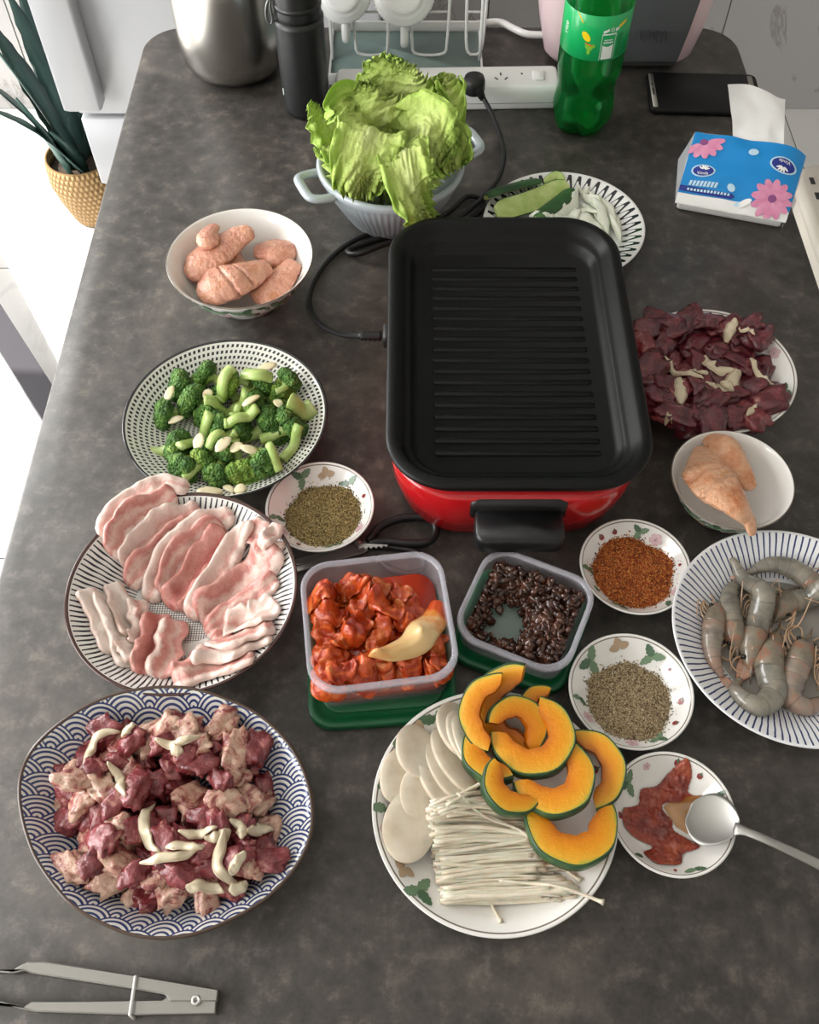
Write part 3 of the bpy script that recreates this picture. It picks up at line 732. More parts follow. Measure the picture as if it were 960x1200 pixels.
# ================================================================== scissors
m_steel = flat('brushed_steel', '#b9b9b7', rough=.28, metal=1)
sc = tag(empty('scissors', W(440, 632)), 'kitchen scissors with black loop handles partly under the plastic tub', 'scissors'); so_ = W(440, 632)
def sl(P): return [(W(*p, q).x - so_.x, W(*p, q).y - so_.y, q) for p, q in P]
lp = [(432, 634), (445, 618), (462, 610), (485, 606), (503, 609), (511, 619), (508, 630), (496, 637), (475, 637), (452, 635), (432, 637)]
tube('handle_loop', spline(sl([(p, .008) for p in lp]), 60), .0042, m_blackp, sc, seg=10, flat=1.2)
lp = [(428, 641), (445, 640), (470, 643), (490, 648), (498, 662), (485, 672), (460, 668), (440, 652)]
tube('handle_loop', spline(sl([(p, .004) for p in lp]), 50), .0036, m_blackp, sc, seg=10)
def poly(P, z): return [(W(*p, z).x - so_.x, W(*p, z).y - so_.y) for p in P]
mk('blade', *prism_geo(poly([(436, 632), (432, 645), (380, 657), (335, 664), (330, 660), (372, 648)], .003), .0008, .0032, .0004), m_steel, sc, smooth=False)
mk('blade', *prism_geo(poly([(436, 637), (428, 648), (385, 660), (345, 672), (340, 668), (385, 650)], .004), .0036, .0058, .0004), m_steel, sc, smooth=False)
teeth = [(417, 637), (455, 639), (453, 642), (450, 640), (447, 643), (444, 640.5), (441, 643.5), (438, 641), (435, 644), (432, 641.5), (429, 644.5), (426, 642), (421, 644)]
mk('serrated_grip', *prism_geo(poly(teeth, .0125), .0125, .0138, .0003), m_steel, sc, smooth=False)
mk('pivot_screw', *lathe_geo([(0, .006), (.004, .006), (.004, .0075), (0, .008)], 16), m_steel, sc, loc=(W(420, 640).x - so_.x, W(420, 640).y - so_.y, 0))

# ================================================================== tongs
m_tong = flat('tong_steel', '#a3a29e', rough=.34, metal=1)
to0 = W(160, 1168); tg_ = tag(empty('tongs', to0), 'stainless steel kitchen tongs with a wire clip lying on the table', 'tongs')
zf = zoomed(0, 1080, 3.2)
def tp(P, z=.01): return [(W(*zf(p), z).x - to0.x, W(*zf(p), z).y - to0.y) for p in P]
arm1 = [(-420, 205), (-300, 165), (-180, 175), (-60, 178), (5, 185), (40, 188), (80, 165), (110, 152), (170, 150), (500, 200), (820, 255), (815, 300), (640, 300), (620, 275), (480, 250), (120, 195), (95, 185), (50, 195), (10, 192), (-60, 190), (-180, 195), (-300, 215), (-420, 225)]
arm2 = [(-420, 245), (-300, 255), (-160, 285), (-60, 290), (0, 298), (60, 308), (90, 318), (120, 298), (300, 297), (610, 292), (640, 270), (812, 285), (808, 346), (500, 350), (130, 338), (80, 328), (0, 305), (-60, 300), (-160, 300), (-300, 290), (-420, 265)]
mk('arm', *prism_geo(tp(arm1), .0015, .0125, .001), m_tong, tg_, smooth=False)
mk('arm', *prism_geo(tp(arm2), .0, .0105, .001), m_tong, tg_, smooth=False)
cA = tp([(515, 203)])[0]; cB = tp([(492, 358)])[0]
tube('wire_clip', [(cA[0], cA[1], .001), (cA[0], cA[1] - .001, .0145), (cB[0], cB[1] + .001, .0145), (cB[0], cB[1], .001)], .0014, flat('white_wire', '#dcdbd6', rough=.4), tg_, seg=8)
pv = tp([(738, 296)])[0]
mk('rivet', *lathe_geo([(.0012, .0125), (.0018, .0142), (.0032, .0142), (.0038, .0125)], 20), flat('rivet_white', '#d8d8d4', rough=.3, metal=.6), tg_, loc=(pv[0], pv[1], 0))
# ================================================================== food
rnd = random.Random(7)
# ---- ground spices: a mound with loose grains, nobody could count them
def spice(name, label, d, off, rm, hgt, cols, n, seed):
    rg = random.Random(seed); N = 64; rings = 20; V = []; F = []
    def hz(x, y): return float(d.fn(np.array([x]), np.array([y]))[0]) - TZ
    def rad(a): return rm * (1 + .10 * noise.noise((math.cos(a) * 1.6, math.sin(a) * 1.6, seed)) + .03 * noise.noise((math.cos(a) * 7, math.sin(a) * 7, seed)))
    ze = hz(off[0], off[1])
    def topz(a, t):
        r = rad(a) * t; x, y = off[0] + r * math.cos(a), off[1] + r * math.sin(a); b0 = hz(x, y)
        ed = hz(off[0] + rad(a) * math.cos(a), off[1] + rad(a) * math.sin(a))
        return x, y, max(b0 + .0006, b0 + (1 - t ** 4) * .002 + (ed - b0) * (1 - (1 - t) ** 2) * .6 + hgt * (1 - t * t)) + .0006 * noise.noise((x * 300, y * 300, seed))
    V.append(topz(0, 0))
    for i in range(1, rings + 1):
        for k in range(N): V.append(topz(2 * PI * k / N, i / rings))
    for k in range(N): F.append((0, 1 + k, 1 + (k + 1) % N))
    for i in range(rings - 1):
        for k in range(N): a, c = 1 + i * N + k, 1 + i * N + (k + 1) % N; F.append((a, a + N, c + N, c))
    m = noisy(name + '_powder', cols, 620, 3, bmp=.9, bscale=520, bdist=.0014, rough=.9)
    nb = len(F)
    oc = [(1, 0, 0), (-1, 0, 0), (0, 1, 0), (0, -1, 0), (0, 0, 1), (0, 0, -1)]; of = [(0, 2, 4), (2, 1, 4), (1, 3, 4), (3, 0, 4), (2, 0, 5), (1, 2, 5), (3, 1, 5), (0, 3, 5)]
    gm = [flat(name + '_grain', c, rough=.8) for _, c in cols]; M = [0] * nb
    for _ in range(n):
        a = rg.random() * 2 * PI; t = math.sqrt(rg.random()) * (1.05 if rg.random() < .9 else 1.16)
        x, y, z = topz(a, min(t, 1.0)); x += (t - min(t, 1)) * rm * math.cos(a); y += (t - min(t, 1)) * rm * math.sin(a)
        z = max(z, hz(x, y) + .0003) if t <= 1 else hz(x, y) + .0004
        s = rg.uniform(.0007, .0014); q = rotm(rg.random() * 6, rg.random() * 6, rg.random() * 6) * np.array([1, .7, .5]) * s; o = len(V)
        for p in oc: V.append(tuple(q @ np.array(p) + (x, y, z)))
        F.extend(tuple(i + o for i in f) for f in of); M.extend([1 + rg.randrange(len(cols))] * 8)
    o = mk(name, V, F, [m] + gm, loc=(d.x, d.y, TZ), fm=M, smooth=False, fix=False); tag(o, label, 'spice', kind='stuff')
spice('ground_pepper', 'olive brown ground pepper heaped in the saucer by the broccoli plate', d_sp1, (.003, -.003), .038, .006, [(.25, '#4c3f24'), (.5, '#857447'), (.8, '#bba872')], 3600, 1)
spice('chilli_flakes', 'reddish brown ground chilli heaped in the saucer by the prawns', d_spr, (.000, -.001), .0385, .006, [(.25, '#5a220c'), (.5, '#a4501e'), (.8, '#d08e44')], 3600, 2)
spice('coarse_pepper', 'pale brown coarse pepper heaped in the saucer by the pumpkin plate', d_spb, (.000, -.004), .0370, .006, [(.25, '#5b4c38'), (.5, '#9a8666'), (.8, '#c8b794')], 3600, 3)

# ---- pork belly slices
def belly(name, stops, seed):
    m, nt, b = new_mat(name, '#e0b0a8', rough=.24, sss=.08, sscale=.003, ssr=(1, .4, .3), spec=.55, coat=.25, crough=.15)
    u, v = uvx(nt); n1 = Ex(nt, noise_tex(nt, coords(nt), 70, 5, .6)); n2 = Ex(nt, noise_tex(nt, coords(nt), 25, 3))
    n3 = Ex(nt, noise_tex(nt, coords(nt), 260, 4, .7)); f = v + (n1 - .5) * .42 + (n2 - .5) * .5 + (n3 - .5) * .22 + (u - .5) * .08
    nt.links.new(ramp(nt, f, stops), b.inputs['Base Color']); bump(nt, b, noise_tex(nt, coords(nt), 130, 5, .65), .8, .0022)
    return m
P_fat = belly('pork_fat', [(0, '#e6cbbf'), (.3, '#edd8cd'), (.5, '#dfa79c'), (.65, '#e9c9bf'), (1, '#efdcd1')], 1)
P_mix = belly('pork_streaky', [(0, '#e4c3b7'), (.22, '#ebd2c7'), (.34, '#d08d83'), (.5, '#dba79b'), (.6, '#e6c3b7'), (.78, '#cb8178'), (1, '#dda79c')], 2)
P_lean = belly('pork_lean', [(0, '#dfa99e'), (.25, '#c97b71'), (.5, '#be6a63'), (.7, '#d59a8f'), (1, '#cf887e')], 3)
P_pale = belly('pork_rind', [(0, '#d9bcae'), (.3, '#efe0d6'), (.7, '#f0e3d9'), (1, '#d8b4a6')], 4)
z = zoomed(60, 550, 3.2)
slices = [('m', [(840, 350), (800, 290), (740, 215)], 70), ('f', [(195, 275), (300, 160), (420, 100), (530, 95)], 62), ('m', [(225, 325), (330, 210), (480, 125)], 62), ('f', [(262, 352), (370, 245), (560, 150)], 54), ('m', [(268, 405), (400, 290), (600, 180)], 62),
          ('f', [(345, 455), (420, 320), (560, 225), (690, 180)], 60), ('m', [(400, 430), (480, 310), (650, 215)], 60), ('l', [(430, 480), (540, 340), (665, 240)], 76), ('l', [(485, 500), (580, 395), (690, 290)], 72), ('f', [(505, 520), (610, 390), (740, 205)], 60),
          ('m', [(550, 540), (690, 440), (850, 310)], 112), ('m', [(560, 575), (680, 500), (850, 410)], 60), ('f', [(790, 320), (840, 280), (860, 240)], 40),
          ('p', [(130, 455), (180, 560), (228, 690)], 52), ('p', [(190, 455), (232, 590), (292, 738)], 46), ('p', [(275, 640), (300, 690), (315, 720)], 52), ('p', [(215, 410), (262, 510), (305, 610)], 56), ('f', [(300, 455), (325, 560), (325, 650)], 54),
          ('l', [(375, 500), (375, 600), (345, 765)], 70), ('l', [(570, 640), (500, 730), (470, 770)], 60), ('m', [(440, 525), (435, 630), (400, 780)], 78),
          ('m', [(460, 805), (600, 745), (770, 715)], 86), ('f', [(525, 700), (650, 680), (835, 635)], 84), ('m', [(580, 615), (700, 640), (840, 590)], 76), ('f', [(640, 565), (745, 560), (850, 500)], 90)]
for i, (k, P, wd) in enumerate(slices):
    pts = [tuple(W(*z(p), .035))[:2] for p in P]; q = W(*z(P[1]), .035); sc_ = (CH - .035) / FPX / 3.2 * 1.17
    o = sheet('pork_slice', pts, wd * sc_ * 1.38, .0048, d_pork.hf, dict(m=P_mix, f=P_fat, l=P_lean, p=P_pale)[k], nl=34, nw=11, wav=.0050, wf=105, seed=i, fold=.006 if i % 3 else .009, it=4, ends=.1, edge=.35)
    lb = dict(m='streaky pink and white pork belly slice on the pinstriped plate', f='pale pork belly slice with broad white fat on the pinstriped plate', l='lean red pork slice on the pinstriped plate', p='white rind-like pork strip on the pinstriped plate')[k]
    tag(o, lb, 'pork slice', 'pork slices on the pinstriped plate')

# ---- raw beef
def meat(name, cols, scale, **k):
    return noisy(name, cols, scale, 6, bmp=.9, bscale=170, bdist=.0022, dist=.8, nrough=.68, rough=.22, sss=.06, sscale=.002, ssr=(1, .3, .25), spec=.6, coat=.3, crough=.12, **k)
B_red = meat('beef_lean', [(.3, '#571a20'), (.47, '#7d2f34'), (.57, '#94464a'), (.66, '#b98274'), (.74, '#d2ab98')], 60)
B_fat = meat('beef_marbled', [(.28, '#6d262a'), (.42, '#96504c'), (.48, '#c49481'), (.62, '#d8b8a2'), (.8, '#e4ccb6')], 70)
B_dark = meat('beef_dark', [(.3, '#3d141c'), (.48, '#5f212b'), (.6, '#7c353c'), (.70, '#a26a66'), (.78, '#c09a8c')], 45)
m_onion = noisy('cooked_onion', [(.3, '#c2ad88'), (.6, '#dccdb0'), (.9, '#ebe2cf')], 50, rough=.3, sss=.2, sscale=.003, stretch=(1, 1, 1))
m_onion_raw = noisy('raw_onion', [(.3, '#dfe5c8'), (.6, '#edf0dd'), (.9, '#f3f4e8')], 40, rough=.25, sss=.2, sscale=.003)
def onion_mat(name, edge_c, mid_c, dark_c):
    m, nt, b = new_mat(name, mid_c, rough=.22, sss=.1, sscale=.002, coat=.2); u, v = uvx(nt)
    f = (v - .5).ab() * 1.5 + ((v * 38).sin() * .08) + (Ex(nt, noise_tex(nt, coords(nt), 90, 4)) - .5) * .6
    nt.links.new(ramp(nt, f, [(.0, mid_c), (.45, mid_c), (.62, dark_c), (.85, edge_c)]), b.inputs['Base Color']); return m
m_onion_s = onion_mat('cooked_onion_strip', '#e6dcc6', '#ddd0b4', '#c0a988')
m_onion_raw = onion_mat('raw_onion_slice', '#f0f2e6', '#eef1e2', '#d6dfc0')
blobs = [blob_geo(s, 3, .62, 1.7, .72, .26) for s in range(12)]
z = zoomed(0, 790, 2.4615)
region = [(175, 290), (240, 230), (330, 160), (450, 115), (560, 125), (680, 180), (760, 230), (790, 330), (780, 480), (770, 560), (700, 620), (560, 650), (480, 665), (380, 650), (310, 600), (190, 570), (180, 500), (230, 440), (180, 360)]
def inside(p, poly_):
    c = False; j = len(poly_) - 1
    for i in range(len(poly_)):
        a, b_ = poly_[i], poly_[j]
        if (a[1] > p[1]) != (b_[1] > p[1]) and p[0] < (b_[0] - a[0]) * (p[1] - a[1]) / (b_[1] - a[1]) + a[0]: c = not c
        j = i
    return c
def scatter(poly_, n, rg, dmin):
    xs = [p[0] for p in poly_]; ys = [p[1] for p in poly_]; out = []; tr = 0
    while len(out) < n and tr < 20000:
        tr += 1; p = (rg.uniform(min(xs), max(xs)), rg.uniform(min(ys), max(ys)))
        if not inside(p, poly_): continue
        if all(math.hypot(p[0] - q[0], p[1] - q[1]) > dmin for q in out): out.append(p)
    return out
rg = random.Random(21)
pts = scatter(region, 85, rg, 37) + scatter([((x - 480) * .82 + 480, (y - 400) * .82 + 400) for x, y in region], 52, rg, 50)
for i, p in enumerate(pts):
    q = W(*z(p), .035); V, F = blobs[i % 12]; s = rg.uniform(.0095, .0155)
    fat = rg.random() < .36
    V = (rotm(rg.uniform(-.5, .5), rg.uniform(-.5, .5), rg.random() * 6.28) @ (V * np.array([rg.uniform(1.0, 1.5), rg.uniform(.75, 1.0), rg.uniform(.45, .75)]) * s).T).T + np.array(q)
    o = lay('beef_cube', V, F, B_fat if fat else B_red, d_wave.hf, .28)
    tag(o, 'fatty marbled beef chunk in the blue wave plate' if fat else 'lean red beef chunk in the blue wave plate', 'beef chunk', 'diced beef in the wave plate')
on_w = [[(245, 272), (265, 210), (300, 180), (352, 172)], [(358, 195), (385, 160), (402, 140)], [(462, 212), (530, 228), (592, 200)], [(505, 245), (545, 250)], [(318, 265), (352, 310), (380, 378)], [(442, 370), (425, 440), (440, 500), (478, 530)],
        [(415, 560), (520, 545), (605, 510)], [(600, 492), (645, 485), (672, 460)], [(660, 470), (640, 560), (665, 600), (705, 605)], [(545, 630), (600, 618), (650, 630)], [(668, 425), (700, 450), (705, 490)], [(720, 468), (750, 440), (785, 435)], [(525, 470), (570, 475), (640, 460)], [(490, 520), (540, 515), (600, 525)], [(660, 625), (690, 618), (715, 600)], [(670, 590), (700, 560), (720, 530)]]
for i, P in enumerate(on_w):
    o = sheet('onion_strip', [tuple(W(*z(p), .045))[:2] for p in P], .0085, .0026, d_wave.hf, m_onion_s, nl=28, nw=7, wav=.0012, wf=90, seed=90 + i, gap=.0018, it=14, ends=.3, edge=.8, wprof=[(0, .45), (.3, 1), (.7, 1), (1, .4)])
    tag(o, 'pale curved onion strip on the diced beef', 'onion strip', 'onion strips on the diced beef')
z = zoomed(660, 330, 3.2)
region = [(300, 185), (360, 165), (430, 140), (540, 155), (640, 150), (735, 180), (770, 290), (785, 410), (765, 465), (690, 520), (560, 545), (450, 545), (350, 505), (320, 400), (300, 290)]
pts = scatter(region, 44, rg, 62) + scatter(region, 34, rg, 72)
lumps = [blob_geo(40 + s, 3, .62, 1.5, .85, .22) for s in range(10)]
for i, p in enumerate(pts):
    q = W(*z(p), .03); V, F = lumps[i % 10]; s = rg.uniform(.0145, .0225)
    V = (rotm(rg.uniform(-.4, .4), rg.uniform(-.4, .4), rg.random() * 6.28) @ (V * np.array([1.2, .85, .42]) * s).T).T + np.array(q)
    o = lay('beef_slice', V, F, B_red if i % 9 == 4 else B_dark, d_beef.hf, .33)
    tag(o, 'dark purple-red raw beef slice on the floral plate beside the griddle', 'beef slice', 'dark beef slices on the floral plate')
on_b = [([(385, 265), (430, 315), (530, 360)], .0038), ([(440, 350), (442, 460)], .0072), ([(535, 250), (570, 300), (660, 315)], .0085), ([(530, 370), (610, 372), (680, 310)], .0085), ([(620, 198), (650, 128)], .006), ([(705, 265), (745, 318), (810, 350)], .004), ([(375, 520), (405, 540)], .004), ([(480, 310), (545, 345)], .005), ([(600, 350), (650, 390)], .006), ([(660, 170), (700, 180), (720, 200)], .0035), ([(690, 500), (735, 440)], .0035)]
for P, r in on_b:
    o = sheet('onion_strip', [tuple(W(*z(p), .04))[:2] for p in P], r * 1.9, .0024, d_beef.hf, m_onion_s, nl=28, nw=7, wav=.0012, wf=90, seed=int(r * 1e5), gap=.0018, it=14, ends=.3, edge=.8, wprof=[(0, .4), (.3, 1), (.7, 1), (1, .35)])
    tag(o, 'pale onion strip on the dark beef slices', 'onion strip', 'onion strips on the dark beef')

# ---- broccoli with garlic slices
m_crown, nt, b = new_mat('broccoli_crown', '#2f5a22', rough=.6)
v = coords(nt); vo = nt.nodes.new('ShaderNodeTexVoronoi'); vo.inputs['Scale'].default_value = 330; nt.links.new(v, vo.inputs['Vector'])
c1 = ramp(nt, noise_tex(nt, v, 70, 4), [(.3, '#31571f'), (.5, '#528030'), (.7, '#8eb254')]); nt.links.new(c1, b.inputs['Base Color']); bump(nt, b, (Ex(nt, vo.outputs['Distance']) * -1 + 1), 1.0, .0045)
m_crown2 = m_crown.copy(); m_crown2.name = 'broccoli_crown_pale'
for n_ in m_crown2.node_tree.nodes:
    if n_.type == 'VALTORGB':
        for e, c in zip(n_.color_ramp.elements, ('#4f7a2a', '#7ba23c', '#a8bf55')): e.color = lin(c)
m_stem = noisy('broccoli_stem', [(.3, '#93ae58'), (.55, '#afc675'), (.85, '#cddaa2')], 60, rough=.35, sss=.15, sscale=.003)
m_garlic = noisy('garlic_slice', [(.3, '#dccfa0'), (.6, '#ece2bf'), (.9, '#f3ecd4')], 60, rough=.3, sss=.2, sscale=.003)
z = zoomed(130, 380, 3.556)
def crown_geo(seed, r):
    rg_ = random.Random(seed); G = []
    V0, F0 = ICO[3]
    for k in range(9):
        a = k * 2.4 + seed; rr = 0 if k == 0 else r * rg_.uniform(.42, .72); s = r * rg_.uniform(.42, .58)
        d_ = np.array([1 + .20 * noise.noise((p[0] * 5 + k, p[1] * 5, p[2] * 5 + seed)) + .20 * noise.noise((p[0] * 11, p[1] * 11 + k, p[2] * 11)) for p in V0])
        V = V0 * d_[:, None] * s + np.array([rr * math.cos(a), rr * math.sin(a), (r * r - rr * rr) ** .5 * .42 - .1 * r])
        G.append((V, F0))
    return join(*G)
crowns = [crown_geo(k, 1.0) for k in range(5)]
flo = [((290, 232), (370, 235), .0125, 0), ((225, 345), (292, 352), .0125, 0), ((342, 300), (395, 330), .014, 0), ((392, 195), (450, 230), .012, 0), ((255, 480), (118, 492), .014, 0), ((300, 575), (360, 530), .012, 0), ((700, 262), (565, 215), .014, 1), ((650, 390), (500, 450), .016, 0), ((735, 405), (620, 470), .014, 0),
       ((550, 590), (520, 520), .0135, 1), ((640, 575), (600, 530), .011, 0), ((440, 605), (470, 560), .010, 0), ((420, 490), (470, 440), .013, 0), ((470, 240), (520, 285), .012, 0), ((590, 330), (520, 350), .012, 0), ((740, 250), (690, 300), .010, 0), ((370, 560), (300, 640), .010, 1), ((400, 340), (440, 300), .011, 0), ((450, 400), (520, 400), .012, 0), ((530, 420), (470, 440), .011, 0), ((510, 250), (580, 260), .010, 1), ((620, 250), (570, 290), .011, 0), ((480, 520), (540, 500), .010, 0)]
for i, (c, st, r, pale) in enumerate(flo):
    pc, ps = W(*z(c), .035), W(*z(st), .03); dv = np.array([ps.x - pc.x, ps.y - pc.y]); L = np.linalg.norm(dv); az = math.atan2(dv[1], dv[0])
    r *= 1.38; V, F = crowns[i % 5]; V = np.array(V) * r
    Rm = rotm(0, 0, az) @ rotm(0, -1.15, 0)
    Vc = (Rm @ V.T).T
    n = 14; u = np.linspace(0, 1, n)
    Ps = np.c_[u * L, .003 * np.sin(u * 3), -.002 * u]; Rs = r * (.60 - .34 * np.clip(u * 2.4, 0, 1) + .07 * u)
    Vs, Fs = tube_geo(Ps, Rs, 10, .85); Vs = (rotm(0, 0, az) @ np.array(Vs).T).T
    both = np.vstack([Vc, Vs]) + np.array(pc); sh = settle(both, d_broc.hf, .16) - both; dz = sh[0, 2]
    base = np.array([pc.x, pc.y, both[:, 2].min() + dz])
    e = tag(empty('broccoli_floret', tuple(base)), ('pale yellow-green' if pale else 'dark green') + ' broccoli floret on the dash-patterned plate', 'broccoli', 'broccoli florets on the plate')
    o_ = np.array(pc) + (0, 0, dz) - base
    mk('crown', Vc + o_, F, m_crown2 if pale else m_crown, e, fix=False); mk('stem', Vs + o_, Fs, m_stem, e, fix=False)
    d_broc.hf.stamp(both + (0, 0, dz), list(F) + [tuple(a + len(Vc) for a in f) for f in Fs])
stems = [([(282, 490), (345, 420), (412, 358)], .0062), ([(385, 300), (480, 295), (560, 270)], .0065), ([(470, 400), (540, 385), (612, 352)], .0062), ([(555, 470), (640, 490), (700, 590)], .0045), ([(705, 515), (745, 470), (785, 420)], .0055), ([(440, 282), (475, 248), (512, 212)], .0065), ([(538, 150), (552, 180), (575, 205)], .0045), ([(555, 205), (610, 230), (670, 225)], .0075), ([(500, 355), (530, 315)], .0045), ([(745, 320), (790, 330), (840, 310)], .0095), ([(400, 500), (440, 470), (520, 440)], .005)]
for i, (P, r) in enumerate(stems):
    o = strand('broccoli_piece', [tuple(W(*z(p), .045))[:2] for p in P], r * 1.05, d_broc.hf, m_stem, n=18, flat=.62, it=8, taper=False, seg=7, side=.5)
    tag(o, 'cut light green broccoli stem on the dash-patterned plate', 'broccoli stem', 'broccoli stems on the plate')
gar = [((235, 255), 75, .009, .0045), ((395, 262), 80, .0065, .005), ((650, 182), 20, .011, .0048), ((582, 308), 42, .0105, .0045), ((692, 306), -60, .006, .0045), ((360, 465), 85, .0095, .0055), ((470, 500), 65, .0115, .0058), ((522, 506), 30, .0068, .0062), ((575, 520), -15, .0085, .0042), ((400, 657), -3, .0130, .0045), ((530, 650), 15, .0062, .0048), ((252, 340), 20, .008, .0035), ((478, 640), -40, .0075, .0035)]
for i, (c, an, a, b_) in enumerate(gar):
    q = W(*z(c), .05); V, F = blob_geo(70 + i, 2, .12, 1.2, 1, 0); V = V * np.array([a * 1.12, b_ * 1.12, .0022]); V[:, 2] += .0012 * (V[:, 1] / b_) ** 2
    V = (rotm(rnd.uniform(-.25, .25), rnd.uniform(-.25, .25), math.radians(an)) @ V.T).T + np.array(q)
    o = lay('garlic_slice', V, F, m_garlic, d_broc.hf, .12); tag(o, 'ivory garlic slice on the broccoli', 'garlic slice', 'garlic slices on the broccoli')

# ---- mushrooms, enoki and pumpkin
m_kingo = noisy('king_oyster_flesh', [(.25, '#c3b49c'), (.5, '#d6cab6'), (.8, '#e2d9c9')], 50, rough=.5, sss=.2, sscale=.004, bmp=.1, bscale=120)
z = zoomed(420, 770, 3.0)
def round_slice(a, b_, t, seed):
    N = 36; rings = []
    for f, zz in ((.0, 0), (.93, 0), (1, t * .25), (1, t * .75), (.93, t), (.55, t * .97), (0, t * .92)):
        if f == 0: continue
        rings.append([(a * f * math.cos(2 * PI * k / N) * (1 + .06 * noise.noise((math.cos(2 * PI * k / N), math.sin(2 * PI * k / N), seed))), b_ * f * math.sin(2 * PI * k / N), zz) for k in range(N)])
    return loft_geo(rings)
kos = [((140, 425), 12, .016, .024, 8, 12), ((205, 345), -15, .0195, .0245, 10, 18), ((232, 472), 20, .021, .027, 6, 14), ((178, 600), 12, .022, .030, 4, 8), ((275, 425), -20, .017, .033, 24, 20), ((310, 395), -22, .017, .033, 26, 20), ((335, 365), -25, .017, .033, 26, 22), ((345, 270), -15, .0185, .0265, 24, 20), ((375, 310), -20, .0165, .029, 28, 22), ((400, 335), -22, .016, .032, 30, 20)]
for i, (c, an, a, b_, tx, ty) in enumerate(kos):
    q = W(*z(c), .02); V, F = round_slice(a, b_, .0048, i)
    V = (rotm(0, 0, math.radians(-an)) @ rotm(math.radians(-tx * .2), math.radians(ty * 1.1), 0) @ np.array(V).T).T + np.array(q)
    o = lay('mushroom_slice', V, F, m_kingo, d_mush.hf, .08); tag(o, 'round ivory king oyster mushroom slice on the floral plate', 'mushroom', 'king oyster mushroom slices')
    sharp(o, 50)
m_enoki = noisy('enoki_white', [(.3, '#d2c6ae'), (.6, '#e2dac8'), (.9, '#ece6d8')], 80, rough=.45, sss=.25, sscale=.003)
rg = random.Random(5)
for i in range(170):
    f = rg.random()
    y0 = 545 + 325 * f + rg.uniform(-8, 8); x0 = 245 + 55 * f + rg.uniform(-14, 18)
    L = rg.uniform(330, 480) * (1 - .10 * (1 - f)); x1 = x0 + L; y1 = 515 + 330 * (f ** .85) + rg.uniform(-25, 30) - 35 * (1 - f) + (35 if f < .3 else 0)
    if f < .45: x1 = min(x1, 560 + 280 * f + rg.uniform(0, 60))
    ym = (y0 + y1) / 2 + rg.uniform(-12, 12) - 12 * (1 - f)
    P = [tuple(W(*z(p), .02))[:2] for p in ((x0, y0), ((x0 + x1) / 2, ym), (min(x1, 850), y1))]
    o = strand('enoki_mushroom', P, rg.uniform(.0012, .0021), d_mush.hf, m_enoki, n=14, seg=6, flat=1, it=10, taper=False, head=1.5, tol=.002, side=0)
    tag(o, 'thin white enoki stem in the bundle on the floral plate', 'enoki', 'enoki stems in the bundle')
for i in range(34):
    x0, y0 = rg.uniform(245, 330), rg.uniform(525, 575); x1, y1 = rg.uniform(440, 600), rg.uniform(440, 560)
    o = strand('enoki_mushroom', [tuple(W(*z(p), .025))[:2] for p in ((x0, y0), ((x0 + x1) / 2, (y0 + y1) / 2 - 8), (x1, y1))], rg.uniform(.0012, .0019), d_mush.hf, m_enoki, n=12, seg=6, flat=1, it=8, taper=False, head=1.4, tol=.0015, side=0)
    tag(o, 'thin white enoki stem in the bundle on the floral plate', 'enoki', 'enoki stems in the bundle')
for P in ([(345, 490), (430, 545), (560, 590), (690, 690), (790, 775)], [(330, 545), (480, 555), (600, 620), (740, 730)], [(500, 770), (650, 790), (780, 825), (865, 860)], [(475, 850), (490, 885), (505, 920)]):
    o = strand('enoki_mushroom', [tuple(W(*z(p), .035))[:2] for p in P], .0014, d_mush.hf, m_enoki, n=24, seg=7, flat=1, it=20, taper=False, head=1.9, tol=.0015, side=0)
    tag(o, 'single long enoki stem lying loose across the bundle', 'enoki', 'loose enoki stems')
m_pump, nt, b = new_mat('pumpkin_flesh', '#df8f0f', rough=.4, sss=.08, sscale=.003); u_, v_ = uvx(nt); cs = coords(nt)
f = u_ + (Ex(nt, noise_tex(nt, cs, 60, 6, .65)) - .5) * .5
nt.links.new(ramp(nt, f, [(0, '#b9a83a'), (.10, '#dfa62a'), (.4, '#e0940f'), (.75, '#d98206'), (1, '#bd6404')]), b.inputs['Base Color']); bump(nt, b, noise_tex(nt, cs, 160, 5, .7), .55, .0018)
m_rind = noisy('pumpkin_rind', [(.3, '#1f3a22'), (.55, '#2f5230'), (.75, '#59733a')], 50, rough=.45)
def crescent(R_, wd, a0, a1, t, seed):
    n = 34; rings_f = []; rings_r = []
    for i in range(n):
        u = i / (n - 1); a = a0 + (a1 - a0) * u; R2 = R_ * (1 + .012 * math.sin(a * 7 + seed))
        e = min(1, min(u, 1 - u) / .10) ** .5; w_ = 1.22 * wd * (.80 + .2 * math.sin(u * PI)) * (.72 + .28 * e) * (1 + .05 * noise.noise((u * 6, seed, 0)))
        def pt(r, zz): return (r * math.cos(a), r * math.sin(a), zz)
        bulge = .0022
        rings_f.append([pt(R2 - .0016, .0004), pt(R2 - .0016, t - .0004), pt(R2 - w_ * .5, t + bulge * .4), pt(R2 - w_ + .001, t - .0006), pt(R2 - w_, t * .5), pt(R2 - w_ + .001, .0006), pt(R2 - w_ * .5, 0)])
        rings_r.append([pt(R2 - .0016, .0004), pt(R2 - .0004, .0004), pt(R2, t * .5), pt(R2 - .0004, t - .0004), pt(R2 - .0016, t - .0004)])
    return loft_geo(rings_f), loft_geo(rings_r)
